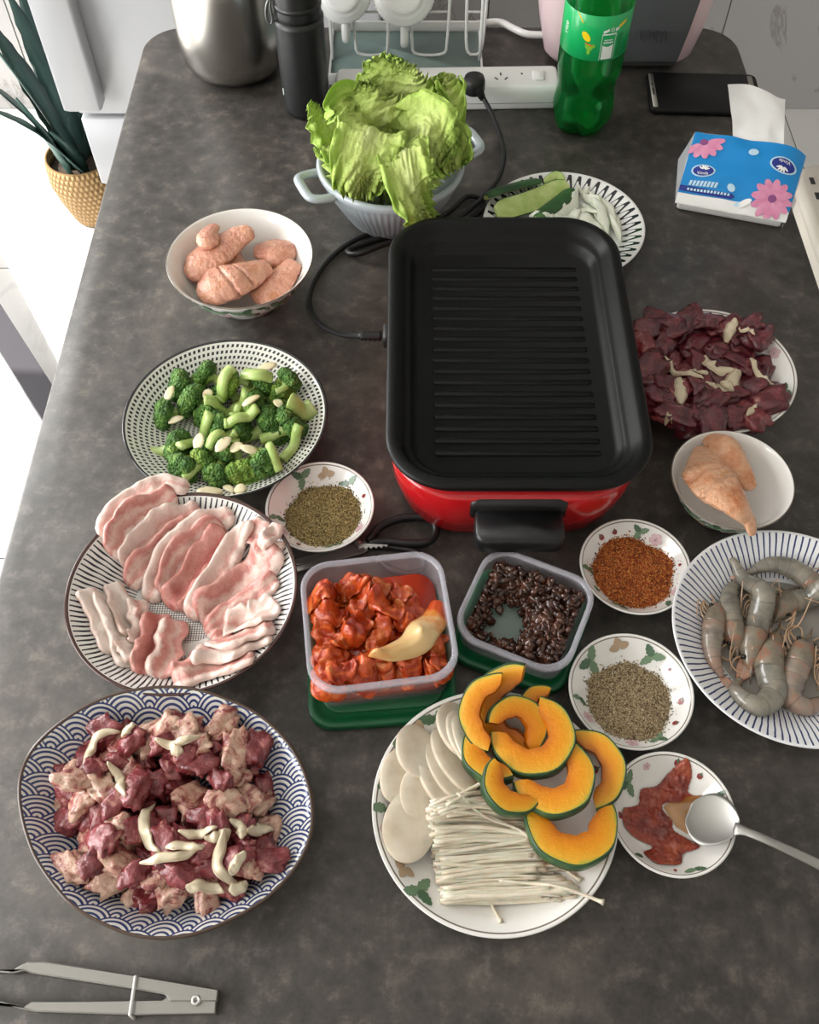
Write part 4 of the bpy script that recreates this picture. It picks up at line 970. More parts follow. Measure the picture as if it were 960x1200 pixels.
pk = [((640, 190), 60, 250, .020, .013, 0, 0), ((800, 400), -80, 100, .034, .017, 8, -10), ((475, 355), 110, 300, .028, .017, -8, 0), ((530, 470), 130, 320, .026, .016, 0, 10), ((560, 185), 70, 280, .040, .022, 28, -18), ((490, 225), 80, 250, .034, .016, 20, -10),
      ((745, 590), -190, 20, .0375, .021, -6, 0), ((680, 440), -170, 55, .0345, .020, -4, -5), ((545, 255), -60, 175, .0265, .016, 16, 8), ((610, 300), -185, 75, .0360, .020, -2, -6)]
pk_lab = ['small orange pumpkin slice peeking out behind the topmost crescent', 'pumpkin slice at the plate edge beside the pepper saucer', 'pumpkin slice between the mushroom slices and the topmost crescent', 'half-hidden pumpkin slice lying against the enoki bundle', 'tall pumpkin slice leaning over the plate rim towards the bean paste tub', 'pumpkin slice nested inside the tall leaning one by the mushrooms',
          'pumpkin crescent lowest in the pile, beside the chilli paste saucer', 'pumpkin crescent under the topmost one, above the lowest one', 'small closed pumpkin crescent curled inside the topmost U-shaped slice', 'largest U-shaped pumpkin slice on top of the pile']
for i, (c, a0, a1, R_, wd, tx, ty) in enumerate(pk):
    q = W(*z(c), .03); (Vf, Ff), (Vr, Fr) = crescent(R_, wd, math.radians(a0), math.radians(a1), .0135, i)
    Rm = rotm(math.radians(tx), math.radians(ty), 0)
    Vf = (Rm @ np.array(Vf).T).T + np.array(q); Vr = (Rm @ np.array(Vr).T).T + np.array(q)
    both = np.vstack([Vf, Vr]); dz = (settle(both, d_mush.hf, .06) - both)[0, 2]; both[:, 2] += dz
    base = both.mean(0); base[2] = both[:, 2].min(); d_mush.hf.stamp(both, list(Ff))
    e = tag(empty('pumpkin_slice', tuple(base)), pk_lab[i], 'pumpkin slice', 'pumpkin slices on the floral plate')
    sharp(mk('flesh', both[:len(Vf)] - base, Ff, m_pump, e, uv=[((0, 0, .5, 1, 1, 1, .5)[q % 7], q // 7 / 33) for q in range(len(Vf))]), 40); mk('rind', both[len(Vf):] - base, Fr, m_rind, e)

# ---- chicken wings
m_chick = noisy('chicken_skin', [(.25, '#b9705a'), (.42, '#cf8d76'), (.55, '#dfa68c'), (.68, '#cf875f'), (.85, '#e3b59c')], 42, 7, nrough=.68, rough=.24, sss=.12, sscale=.004, ssr=(1, .45, .3), bmp=1, bscale=190, bdist=.0026, coat=.3, crough=.15)
m_chick2 = noisy('chicken_skin_orange', [(.25, '#c0703f'), (.42, '#d99a72'), (.55, '#e5b491'), (.68, '#d38549'), (.85, '#e9c3a2')], 42, 7, nrough=.68, rough=.24, sss=.12, sscale=.004, ssr=(1, .45, .3), bmp=1, bscale=190, bdist=.0026, coat=.3, crough=.15)
def wing(P, rad, hf, seed, mat, cuts, flat_=.62, gapq=.06):
    n, sg = 64, 36; C = spline(P, n); u = np.linspace(0, 1, n); Rr = np.interp(u, *zip(*rad))
    Vx, Fx = tube_geo(np.c_[C[:, 0], C[:, 1], C[:, 2]], np.maximum(Rr, .0008), sg, flat_)
    V = np.array(Vx); Cc = np.repeat(C, sg, axis=0); D = V - Cc; uu = np.repeat(u, sg); an = np.tile(np.arange(sg) * 2 * PI / sg, n)
    k = np.empty(len(V))
    for i in range(len(V)):
        p = V[i]; ca, sa = math.cos(an[i]), math.sin(an[i])
        fold = abs(noise.noise((uu[i] * 5 + seed, ca * 1.1, sa * 1.1 + seed)))
        k[i] = 1 + .14 * noise.noise((p[0] * 45 + seed, p[1] * 45, p[2] * 45)) - .07 * max(0, .10 - fold) / .10 + .03 * noise.noise((uu[i] * 22, ca * 2.4 + seed, sa * 2.4)) + .025 * noise.noise((p[0] * 420, p[1] * 420, p[2] * 420))
    for c in cuts: k *= 1 - .30 * np.exp(-((uu - c - .04 * np.cos(an)) / .010) ** 2) * (D[:, 2] > 0)
    k *= 1 + .10 * np.exp(-((an - .25) / .3) ** 2) * np.sin(uu * PI)          # flap of skin along one side
    V = Cc + D * k[:, None]
    return settle(V, hf, gapq), Fx
z = zoomed(0, 250, 2.4)
wr = [(0, .004), (.05, .0115), (.22, .0185), (.45, .0190), (.68, .0150), (.88, .0110), (.97, .0085), (1, .003)]
def wpath(pts, zz, f): return [tuple(W(*f(p), q)) for p, q in zip(pts, zz)]
w1 = [([(600, 100), (640, 150), (700, 190)], (.03, .03, .03), 1.2, []), ([(820, 140), (770, 115), (715, 110)], (.04, .04, .04), 1.15, []), ([(715, 250), (775, 205), (835, 140)], (.03, .035, .045), 1.2, []), ([(540, 210), (620, 130), (715, 70)], (.03, .04, .05), 1.25, []), ([(590, 150), (600, 110), (620, 85)], (.04, .04, .04), .7, []), ([(555, 225), (650, 190), (760, 145)], (.045, .052, .05), 1.45, (.4, .6))]
for i, (P, zz, s, cuts) in enumerate(w1):
    V, F = wing(wpath(P, zz, z), [(a, r * s) for a, r in wr], d_ch1.hf, i, m_chick, cuts, .5, .10); d_ch1.hf.stamp(V, F)
    o = place('chicken_wing', V, F, m_chick, fix=False)
    tag(o, 'pink raw chicken wing with scored skin on top in the back bowl' if cuts else 'pink raw chicken wing under the scored one in the bowl by the lettuce', 'chicken wing', 'chicken wings by the lettuce pot')
z = zoomed(660, 330, 3.2)
w2 = [([(530, 600), (620, 680), (700, 800)], (.04, .045, .04), .9, []), ([(520, 620), (560, 740), (650, 830), (700, 890), (716, 945)], (.055, .068, .072, .062, .054), 1.0, (.3, .45))]
V, F = wing(wpath(w2[0][0], w2[0][1], z), [(a, r * .85) for a, r in wr], d_ch2.hf, 11, m_chick2, [], .65, .08); d_ch2.hf.stamp(V, F)
tag(place('chicken_wing', V, F, m_chick2, fix=False), 'raw chicken wing lying underneath in the small bowl by the beef plate', 'chicken wing', 'chicken wings in the small bowl')
V, F = wing(wpath(w2[1][0], w2[1][1], z), [(0, .007), (.12, .015), (.35, .0255), (.55, .0225), (.72, .0145), (.85, .0085), (.95, .0068), (1, .004)], d_ch2.hf, 12, m_chick2, (.38, .5), .52, .10)
tag(place('chicken_wing', V, F, m_chick2, fix=False), 'scored raw chicken wing with its tip hanging over the small bowl', 'chicken wing', 'chicken wings in the small bowl')

# ---- prawns
m_pr = noisy('prawn_shell', [(.25, '#55524a'), (.45, '#78746a'), (.62, '#928b7d'), (.85, '#66635c')], 45, 5, rough=.2, sss=.1, sscale=.003, coat=.6, crough=.06, bmp=.4, bscale=220)
m_pr2 = noisy('prawn_shell_pink', [(.25, '#6d655c'), (.45, '#8c8074'), (.6, '#9c7c6a'), (.85, '#7f786e')], 45, 5, rough=.2, sss=.1, sscale=.003, coat=.6, crough=.06, bmp=.4, bscale=220)
for mm in (m_pr, m_pr2):
    nt = mm.node_tree; b = nt.nodes['Principled BSDF']; u_, v_ = uvx(nt); src = b.inputs['Base Color'].links[0].from_socket
    ln = ((u_ * 9).fr() > .88) * .3; nt.links.new(mixc(nt, ln, src, '#3d3a33'), b.inputs['Base Color'])
m_prh = noisy('prawn_head', [(.25, '#5f584e'), (.48, '#837868'), (.60, '#946650'), (.66, '#807768'), (.9, '#5c5850')], 60, 4, rough=.2, coat=.5, crough=.08)
m_tail = noisy('prawn_tail', [(.3, '#a8664c'), (.6, '#b99683'), (.8, '#9f978a')], 70, rough=.25); m_eye = flat('prawn_eye', '#15130f', rough=.15); m_ant = flat('prawn_feeler', '#c9a88a', rough=.35)
z = zoomed(820, 620, 5.457)
def prawn(P, r, pink, seed):
    r *= 1.22
    hf = d_shr.hf; n = 60; C = spline([tuple(W(*z(p), .035))[:2] for p in P], n); u = np.linspace(0, 1, n)
    zz = hf.at(C[:, 0], C[:, 1]); zz = relax(np.repeat(zz[:, None], 3, 1), 24, .006)[:, 1]
    Rb = r * np.interp(u, [0, .08, .2, .45, .66, .7], [.22, .42, .66, .95, 1.02, .98]); 
    seg = (u * 9) % 1; Rb = Rb * (1 + .035 * (1 - seg) ** 2)
    Rh = r * np.interp(u, [.64, .7, .80, .90, .96, 1], [1.05, 1.04, .92, .58, .30, .10])
    cz = zz + np.where(u < .68, Rb, Rh) * .86
    Pc = np.c_[C, cz]; o0 = np.array([C[30, 0], C[30, 1], zz[30]])
    nb = int(.68 * n)
    Vb, Fb = tube_geo(Pc[:nb], Rb[:nb], 16, .92); Vh, Fh = tube_geo(Pc[nb - 2:], Rh[nb - 2:], 16, .95)
    e = tag(empty('prawn', tuple(o0)), 'raw prawn with %s shell lying in the blue striped plate' % ('pinkish' if pink else 'grey'), 'prawn', 'raw prawns in the striped plate')
    mk('body', np.array(Vb) - o0, Fb, m_pr2 if pink else m_pr, e, fix=False, uv=[(q // 16 / (nb - 1) * .68, 0) for q in range(len(Vb))]); mk('head', np.array(Vh) - o0, Fh, m_prh, e, fix=False)
    T0 = Pc[0] - Pc[3]; T0 /= np.linalg.norm(T0); T0[2] = 0; sd_ = np.array([-T0[1], T0[0], 0])
    for k in (-1, 0, 1):
        d_ = T0 * math.cos(.38 * k) + sd_ * math.sin(.38 * k)
        tube('tail_fin', [Pc[0] - T0 * .003 - o0, Pc[0] + d_ * r * .8 - o0, Pc[0] + d_ * r * 1.7 + (0, 0, .001) - o0], [r * .16, r * .34, r * .12], m_tail, e, seg=8, flat=.3)
    Tn = Pc[-1] - Pc[-8]; Tn /= np.linalg.norm(Tn); sn = np.array([-Tn[1], Tn[0], 0]); sn /= np.linalg.norm(sn); pe_ = Pc[-9]
    Ve, Fe = ICO[2]
    for k in (-1, 1):
        mk('eye', Ve * .0024, Fe, m_eye, e, loc=tuple(pe_ + sn * k * r * .62 + (0, 0, r * .42) - o0), fix=False)
        a = pe_ + Tn * r * .5 + sn * k * r * .3 - o0
        q1 = a + Tn * .010 + sn * k * .006 + (0, 0, .006); q2 = a + Tn * .000 + sn * k * .016 + (0, 0, .006); q3 = a - Tn * .030 + sn * k * .014 + (0, 0, .004)
        tube('feeler', spline([a, q1, q2, q3], 16), np.linspace(.0010, .0004, 16), m_ant, e, seg=6)
    tube('rostrum', [Pc[-10] + (0, 0, r * .35) - o0, Pc[-4] + (0, 0, r * .45) - o0, Pc[-1] + Tn * r * .7 + (0, 0, r * .5) - o0], [r * .22, r * .14, r * .02], m_prh, e, seg=6)
    for side in (-1, 1):
        for k in range(4):
            i = int(n * (.66 + .06 * k)); a = Pc[i] - o0; t_ = Pc[min(i + 1, n - 1)] - Pc[i - 1]; t_ /= np.linalg.norm(t_); s_ = np.array([-t_[1], t_[0], 0]); s_ /= np.linalg.norm(s_) + 1e-9
            tube('walking_leg', spline([a + s_ * side * r * .7, a + s_ * side * r * 1.3 + t_ * r * .5 + (0, 0, .003), a + s_ * side * r * 1.5 + t_ * r * 1.5 + (0, 0, .001)], 8), np.linspace(.0012, .0004, 8), m_ant, e, seg=6)
    hf.stamp(np.array(Vb), Fb); hf.stamp(np.array(Vh), Fh)
# pooled water in the plate
Vw, Fw = lathe_geo([(0, .0125), (.03, .0125), (.0655, .0125), (.0658, .0122)], 72)
wt = mk('prawn_juice', Vw, Fw, flat('cloudy_water', '#8d8577', rough=.05, alpha=.55, spec=.5), loc=(d_shr.x, d_shr.y, TZ)); tag(wt, 'thin cloudy liquid pooled under the prawns', 'liquid')
for i, (P, r, pink) in enumerate([([(330, 230), (480, 190), (640, 230), (800, 330), (940, 360)], .0085, 0), ([(600, 330), (500, 330), (420, 380), (440, 480)], .008, 0), ([(175, 900), (110, 780), (110, 600), (160, 400)], .0085, 1), ([(330, 300), (235, 330), (230, 500), (285, 760)], .0090, 0), ([(222, 160), (300, 270), (420, 430), (370, 700), (370, 880)], .0095, 0), ([(1150, 950), (1080, 800), (1040, 560), (1120, 420)], .009, 1),
                                 ([(900, 300), (760, 380), (600, 420), (530, 520)], .009, 0), ([(880, 1010), (730, 1090), (620, 1000), (680, 780), (760, 600)], .0100, 1), ([(300, 900), (260, 1010), (390, 1110), (510, 1000), (480, 820), (555, 560)], .0105, 0), ([(1150, 700), (1000, 640), (900, 760), (930, 950)], .009, 0)]):
    prawn(P, r, pink, i)

# ---- cucumber and raw onion on the squiggle plate
m_cskin = noisy('cucumber_skin', [(.3, '#1f4023'), (.55, '#33602f'), (.8, '#5d8a45')], 60, rough=.4, stretch=(.3, 1, 1)); m_cfl = noisy('cucumber_flesh', [(.3, '#a9c268'), (.55, '#c0d384'), (.8, '#d7e3a8')], 70, rough=.3, sss=.2, sscale=.004)
z = zoomed(555, 190, 4.364)
def cuke(P, r, tilt, label, n=18, hf=d_cuc.hf):
    C = spline([tuple(W(*z(p), .03))[:2] for p in P], n); u = np.linspace(0, 1, n); T = np.gradient(C, axis=0); T /= np.linalg.norm(T, axis=1)[:, None]; N = np.c_[-T[:, 1], T[:, 0]]
    zz = relax(np.repeat(hf.at(C[:, 0], C[:, 1])[:, None], 3, 1), 30, .004)[:, 1]; ra = r * (np.clip(np.minimum(u, 1 - u) / .15, 0, 1) ** .5 * .45 + .55)
    A_, B_ = [], []
    ct, st = math.cos(tilt), math.sin(tilt); K = 9
    for i in range(n):
        sk, fl_ = [], []
        for k in range(K):
            a = PI + PI * k / (K - 1); x, y = math.cos(a) * ra[i], math.sin(a) * ra[i] * .75; sk.append((x, y))
        sk2 = sk + [(x * .93, y * .93) for x, y in sk[::-1]]
        fl_ = [(x * .93, y * .93) for x, y in sk] + [(ra[i] * .5, .0012), (-ra[i] * .5, .0012)]
        for src, dst in ((sk2, A_), (fl_, B_)):
            dst.append([(C[i, 0] + N[i, 0] * (x * ct - y * st), C[i, 1] + N[i, 1] * (x * ct - y * st), zz[i] + r * .8 + x * st + y * ct) for x, y in src])
    gA, gB = loft_geo(A_), loft_geo(B_); both = np.vstack([np.array(gA[0]), np.array(gB[0])]); base = both.mean(0); base[2] = both[:, 2].min()
    e = tag(empty('cucumber_wedge', tuple(base)), label, 'cucumber', 'cucumber pieces')
    mk('skin', np.array(gA[0]) - base, gA[1], m_cskin, e); sharp(mk('flesh', np.array(gB[0]) - base, gB[1], m_cfl, e), 40); hf.stamp(both)
cuke([(330, 250), (440, 170), (520, 110)], .0115, 2.9, 'cucumber wedge lying dark green skin up beside the onion')
cuke([(65, 190), (200, 130), (345, 85)], .0115, 2.5, 'cucumber wedge with dark skin at the edge of the squiggle plate')
cuke([(600, 330), (680, 420), (720, 500)], .010, .2, 'cucumber wedge half under the griddle rim on the squiggle plate')
cuke([(120, 235), (300, 165), (490, 90)], .0145, .45, 'cucumber wedge showing pale seeded flesh on the squiggle plate')
cuke([(370, 75), (430, 45), (460, 75)], .006, .4, 'short pale cucumber end beside the long wedge')
on_c = [([(290, 225), (400, 235), (500, 180), (545, 80)], .0085), ([(540, 90), (570, 110), (600, 90)], .005), ([(600, 110), (680, 170), (740, 250), (770, 360)], .006), ([(560, 150), (640, 190), (700, 280)], .007), ([(480, 240), (560, 220), (640, 250)], .0085), ([(590, 180), (600, 230), (560, 290)], .008), ([(370, 262), (450, 250), (540, 260)], .006), ([(640, 140), (700, 190), (735, 290)], .007), ([(620, 200), (680, 280), (685, 350)], .0055), ([(520, 190), (590, 190), (650, 230)], .006), ([(700, 230), (745, 300), (765, 365)], .004), ([(560, 120), (620, 150), (690, 240)], .008), ([(500, 210), (580, 240), (660, 300)], .009), ([(420, 250), (500, 235), (560, 200)], .008), ([(610, 150), (660, 220), (700, 320)], .008), ([(580, 260), (640, 290), (690, 350)], .007)]
for P, r in on_c:
    o = sheet('onion_slice', [tuple(W(*z(p), .03))[:2] for p in P], r * 1.8, .0028, d_cuc.hf, m_onion_raw, nl=28, nw=7, wav=.001, wf=80, seed=int(r * 1e5), gap=.0018, it=14, ends=.3, edge=.8, wprof=[(0, .4), (.3, 1), (.7, 1), (1, .35)])
    tag(o, 'white raw onion slice on the squiggle-rimmed plate', 'onion slice', 'raw onion slices')

# ---- red chilli paste with a spoon
m_paste = noisy('chilli_paste', [(.3, '#6e2012'), (.5, '#92331d'), (.7, '#a9522c'), (.9, '#b57a3a')], 60, 5, rough=.22, coat=.5, crough=.1, bmp=.8, bscale=120, bdist=.003)
z = zoomed(700, 840, 3.692)
pol = [(105, 470), (110, 400), (180, 370), (190, 310), (260, 290), (310, 240), (370, 200), (405, 260), (400, 320), (450, 345), (400, 365), (310, 365), (290, 390), (330, 440), (340, 480), (400, 520), (445, 545), (440, 570), (380, 590), (360, 640), (290, 650), (240, 640), (195, 590), (240, 560), (200, 540), (140, 510)]
P2 = [tuple(W(*z(p), .012))[:2] for p in pol]; P2 = [tuple(p) for p in spline(np.vstack([np.array(P2), np.array(P2[:1])]), 160)[:-1]]
g_ = .00075; x0_, x1_ = min(p[0] for p in P2), max(p[0] for p in P2); y0_, y1_ = min(p[1] for p in P2), max(p[1] for p in P2)
nx_, ny_ = int((x1_ - x0_) / g_) + 3, int((y1_ - y0_) / g_) + 3; PA = np.array(P2)
msk = {}
for i in range(nx_):
    for j in range(ny_):
        q = (x0_ + (i - 1) * g_, y0_ + (j - 1) * g_)
        if inside(q, P2): msk[(i, j)] = (q, float(np.min(np.hypot(PA[:, 0] - q[0], PA[:, 1] - q[1]))))
V = []; idx = {}
for k, (q, dd_) in msk.items():
    b0 = float(d_red.fn(np.array([q[0] - d_red.x]), np.array([q[1] - d_red.y]))[0])
    t = min(1, dd_ / .006) ** .6
    idx[k] = len(V); V.append((q[0], q[1], b0 + .0003 + t * (.0040 + .0030 * noise.noise((q[0] * 120, q[1] * 120, 2)) + .0016 * noise.noise((q[0] * 330, q[1] * 330, 5)))))
F = []
for (i, j) in msk:
    c4 = [(i, j), (i + 1, j), (i + 1, j + 1), (i, j + 1)]
    if all(c in idx for c in c4): F.append(tuple(idx[c] for c in c4))
tag(place('chilli_paste', V, F, m_paste), 'glossy red-brown chilli paste smeared in the saucer', 'sauce')
oil = [W(*z(p), .010) for p in ((290, 385), (330, 350), (450, 340), (470, 365), (420, 380), (385, 400), (420, 470), (430, 505), (390, 500), (345, 470))]
of_ = [(p.x, p.y, float(d_red.fn(np.array([p.x - d_red.x]), np.array([p.y - d_red.y]))[0]) + .0009) for p in oil]; oc_ = np.mean(np.array(of_), 0); oc_[2] -= .0004
tag(place('oil_smear', of_ + [tuple(oc_)] + [(a, b_, c_ - .0004) for a, b_, c_ in of_], [(i, (i + 1) % 10, 10) for i in range(10)] + [(i, i + 11, (i + 1) % 10 + 11, (i + 1) % 10) for i in range(10)], flat('orange_oil', '#c98a3c', rough=.1, alpha=.6)), 'thin orange oil smear beside the chilli paste', 'sauce')
# spoon
m_spoon = flat('spoon_steel', '#b5b4b0', rough=.42, metal=1)
sb = W(*z((470, 450)), .02); spn = tag(empty('spoon', (sb.x, sb.y, TZ)), 'steel spoon resting in the chilli paste saucer', 'spoon')
pA, pB = W(*z((385, 420)), .012), W(*z((610, 490)), .034); ax = np.array([pB.x - pA.x, pB.y - pA.y]); Ls = np.linalg.norm(ax); ax /= Ls; nx = np.array([-ax[1], ax[0]])
def sp_pt(s, t, zz): q = np.array([pA.x, pA.y]) + ax * s + nx * t; return (q[0] - sb.x, q[1] - sb.y, zz)
nu, nv = 24, 15; Vt = []; 
for i in range(nu):
    u = i / (nu - 1); wv = .0255 * (math.sin(PI * min(1, (u * .93 + .035))) ** .55) * (1 - .18 * u)
    for j in range(nv):
        t = -1 + 2 * j / (nv - 1); dep = .0042 * (1 - t * t) * math.sin(PI * u) ** .6
        Vt.append(sp_pt(u * Ls * .97, t * wv, .0165 + .0165 * u - dep + .0035))
Fs = [(i * nv + j, (i + 1) * nv + j, (i + 1) * nv + j + 1, i * nv + j + 1) for i in range(nu - 1) for j in range(nv - 1)]
n0 = len(Vt); Vt2 = Vt + [(x, y, zz - .0009) for x, y, zz in Vt]; Fs2 = Fs + [tuple(a + n0 for a in f[::-1]) for f in Fs]
bd = [j for j in range(nv)] + [i * nv + nv - 1 for i in range(1, nu)] + [(nu - 1) * nv + j for j in range(nv - 2, -1, -1)] + [i * nv for i in range(nu - 2, 0, -1)]
Fs2 += [(bd[k], bd[(k + 1) % len(bd)], bd[(k + 1) % len(bd)] + n0, bd[k] + n0) for k in range(len(bd))]
mk('spoon_bowl', Vt2, Fs2, m_spoon, spn)
hp = [W(*z((595, 486)), .0355), W(*z((640, 495)), .040), W(*z((760, 545)), .043), W(*z((960, 640)), .034), W(*z((1250, 790)), .010), W(*z((1330, 835)), .0035)]
Hh = spline([(p.x - sb.x, p.y - sb.y, p.z - TZ) for p in hp], 50)
tube('spoon_handle', Hh, np.interp(np.linspace(0, 1, 50), [0, .06, .2, .6, .9, 1], [.0060, .0036, .0034, .0048, .0058, .003]), m_spoon, spn, seg=12, flat=.38)
# ================================================================== plastic tubs and their lids
m_clear = flat('clear_plastic', '#e6e4ee', rough=.10, alpha=.13, spec=.6); m_rimp = flat('clear_plastic_rim', '#d9d7e2', rough=.12, alpha=.32, spec=.6)
m_lid = flat('green_plastic', '#0e5a34', rough=.35)
def frame_of(c4, zz):
    """centre, half sizes and turn of a four-cornered outline (TL, TR, BR, BL) seen at height zz"""
    q = [W(*p, zz) for p in c4]; cx = sum(p.x for p in q) / 4; cy = sum(p.y for p in q) / 4
    ex = ((q[1] - q[0]) + (q[2] - q[3])) / 2; ey = ((q[0] - q[3]) + (q[1] - q[2])) / 2
    return cx, cy, ex.length / 2, ey.length / 2, math.atan2(ex.y, ex.x)
def tub(label, c4, zr, zb, lidlabel, lidoff, lrot, bot=.90):
    cx, cy, hw, hd, rz = frame_of(c4, zr)
    lid = tag(empty('tub_lid', (cx + lidoff[0], cy + lidoff[1], TZ), rz + lrot), lidlabel, 'lid', 'green tub lids')
    lw, ldp = hw * 1.02, hd * 1.02
    mk('lid_plate', *rloft([(lw - .001, ldp - .001, .022, 0), (lw, ldp, .022, .001), (lw, ldp, .022, .0095), (lw - .0012, ldp - .0012, .021, .0107), (lw - .006, ldp - .006, .018, .0107), (lw - .0072, ldp - .0072, .018, .0085), (lw - .013, ldp - .013, .015, .0085)], n=9), m_lid, lid)
    mk('raised_panel', *rloft([(lw - .0132, ldp - .0132, .015, .0080), (lw - .0135, ldp - .0135, .015, .0100), (lw - .015, ldp - .015, .014, .0108)], n=9), m_lid, lid)
    zb = .0110
    t = tag(empty('food_tub', (cx, cy, TZ), rz), label, 'tub')
    bw, bd_ = hw * bot, hd * bot; w_ = .0012
    secs = [(bw - .003, bd_ - .003, .014, zb), (bw, bd_, .016, zb + .003), (hw - .004, hd - .004, .024, zr - .006), (hw - .004, hd - .004, .024, zr), (hw - .0052, hd - .0052, .0235, zr), (hw - .0052, hd - .0052, .0235, zr - .006), (bw - w_, bd_ - w_, .015, zb + .0036), (bw - .004, bd_ - .004, .013, zb + .0014)]
    mk('tub_body', *rloft(secs, n=9), m_clear, t)
    mk('tub_rim', *rloft([(hw - .004, hd - .004, .024, zr - .005), (hw, hd, .027, zr - .0045), (hw, hd, .027, zr - .0005), (hw - .001, hd - .001, .0265, zr + .0006), (hw - .005, hd - .005, .0245, zr + .0006), (hw - .0045, hd - .0045, .0245, zr - .003)], n=9, cap0=False, cap1=False), m_rimp, t)
    return cx, cy, hw, hd, rz, zb, bw, bd_
# kimchi tub
K = tub('clear square tub of red kimchi standing on a green lid', [(351, 660), (521, 643), (537, 792), (361, 817)], .062, .011, 'dark green square lid under the kimchi tub', (.001, -.012), -.06)
cx, cy, hw, hd, rz, zb, bw, bd_ = K
m_kim = noisy('kimchi_leaf', [(.22, '#7e1a0a'), (.42, '#b23812'), (.58, '#cf5a22'), (.75, '#dd8a4c'), (.92, '#e8b98a')], 55, 6, rough=.2, coat=.4, crough=.08, bmp=.7, bscale=170, bdist=.003, dist=1.2)
m_ksauce = noisy('kimchi_liquid', [(.3, '#a02a0c'), (.7, '#b63a12')], 30, rough=.06, coat=.5, crough=.03)
zs = .034; f_ = .5; iw, idp = bw - .0013 + (hw - bw) * .45, bd_ - .0013 + (hd - bd_) * .45
liq = mk('kimchi_sauce', *rloft([(bw - .006, bd_ - .006, .012, zb + .0020), (bw - .002, bd_ - .002, .0145, zb + .0042), (iw - .0035, idp - .0035, .018, zs)], n=9), m_ksauce, loc=(cx, cy, TZ), rot=(0, 0, rz)); tag(liq, 'orange-red kimchi liquid filling the bottom of the tub', 'sauce')
cr, sr_ = math.cos(rz), math.sin(rz)
def tub_hf(cx, cy, zz, n=110): return HF(cx, cy, .085, lambda X, Y: np.full_like(X, TZ + zz), n)
hfk = tub_hf(cx, cy, zs - .001)
rg = random.Random(11)
def kl(x, y): return (cx + x * cr - y * sr_, cy + x * sr_ + y * cr)
lim_x, lim_y = iw - .0105, idp - .0105
spots = [(-.045, .035), (-.02, .045), (.005, .04), (-.05, .01), (-.03, .02), (-.005, .02), (.018, .025), (-.05, -.015), (-.03, -.01), (-.005, -.005), (.02, .005), (-.045, -.04), (-.025, -.035), (0, -.03), (.02, -.04), (.04, -.045), (-.04, -.052), (-.015, -.052), (.045, -.02), (.035, -.03), (-.035, .03), (-.015, .03), (.01, .015), (-.02, .005), (-.04, -.025), (-.01, -.04), (.05, -.05), (.012, -.05), (-.01, .045), (-.05, .025), (.03, .01), (-.028, -.05)]
spots = spots + [(x * 1.25, y * 1.12) for x, y in spots if x < .03 or y < -.01]
for i, (x, y) in enumerate(spots):
    x = max(-lim_x, min(lim_x, x + rg.uniform(-.006, .006))); y = max(-lim_y, min(lim_y, y + rg.uniform(-.006, .006)))
    a = rg.uniform(0, PI); L = rg.uniform(.010, .019); bnd = rg.uniform(-.006, .006)
    ends = [(x + L * s * math.cos(a), y + L * s * math.sin(a)) for s in (-1, 1)]
    ends = [(max(-lim_x, min(lim_x, p)), max(-lim_y, min(lim_y, q))) for p, q in ends]
    P = [kl(*ends[0]), kl(x - bnd * math.sin(a), y + bnd * math.cos(a)), kl(*ends[1])]
    o = sheet('kimchi_piece', P, rg.uniform(.016, .026), .0018, hfk, m_kim, nl=26, nw=15, wav=.0075, wf=150, seed=50 + i, it=3, ends=.3, edge=.3)
    tag(o, 'crinkled red cabbage piece in the kimchi tub', 'kimchi', 'kimchi pieces in the tub')
z = zoomed(350, 640, 5.05)
m_kstem, nt, b = new_mat('kimchi_white_stem', '#e0b878', rough=.22, sss=.2, sscale=.004, coat=.3); u_, v_ = uvx(nt)
f = u_ + (Ex(nt, noise_tex(nt, coords(nt), 60, 4)) - .5) * .55
nt.links.new(ramp(nt, f, [(.0, '#c9884a'), (.15, '#dcb377'), (.60, '#e2c48e'), (.72, '#d98c40'), (.85, '#c24a16')]), b.inputs['Base Color'])
o = sheet('cabbage_piece', [tuple(W(*z(p), .052))[:2] for p in ((415, 695), (560, 660), (700, 560), (790, 430), (825, 275))], .027, .0085, hfk, m_kstem, nl=40, nw=15, wav=.002, wf=60, seed=3, it=160, edge=.7, wprof=[(0, .25), (.2, .7), (.5, 1.15), (.8, 1.0), (1, .8)])
tag(o, 'long pale cabbage stem lying on the red kimchi', 'kimchi')
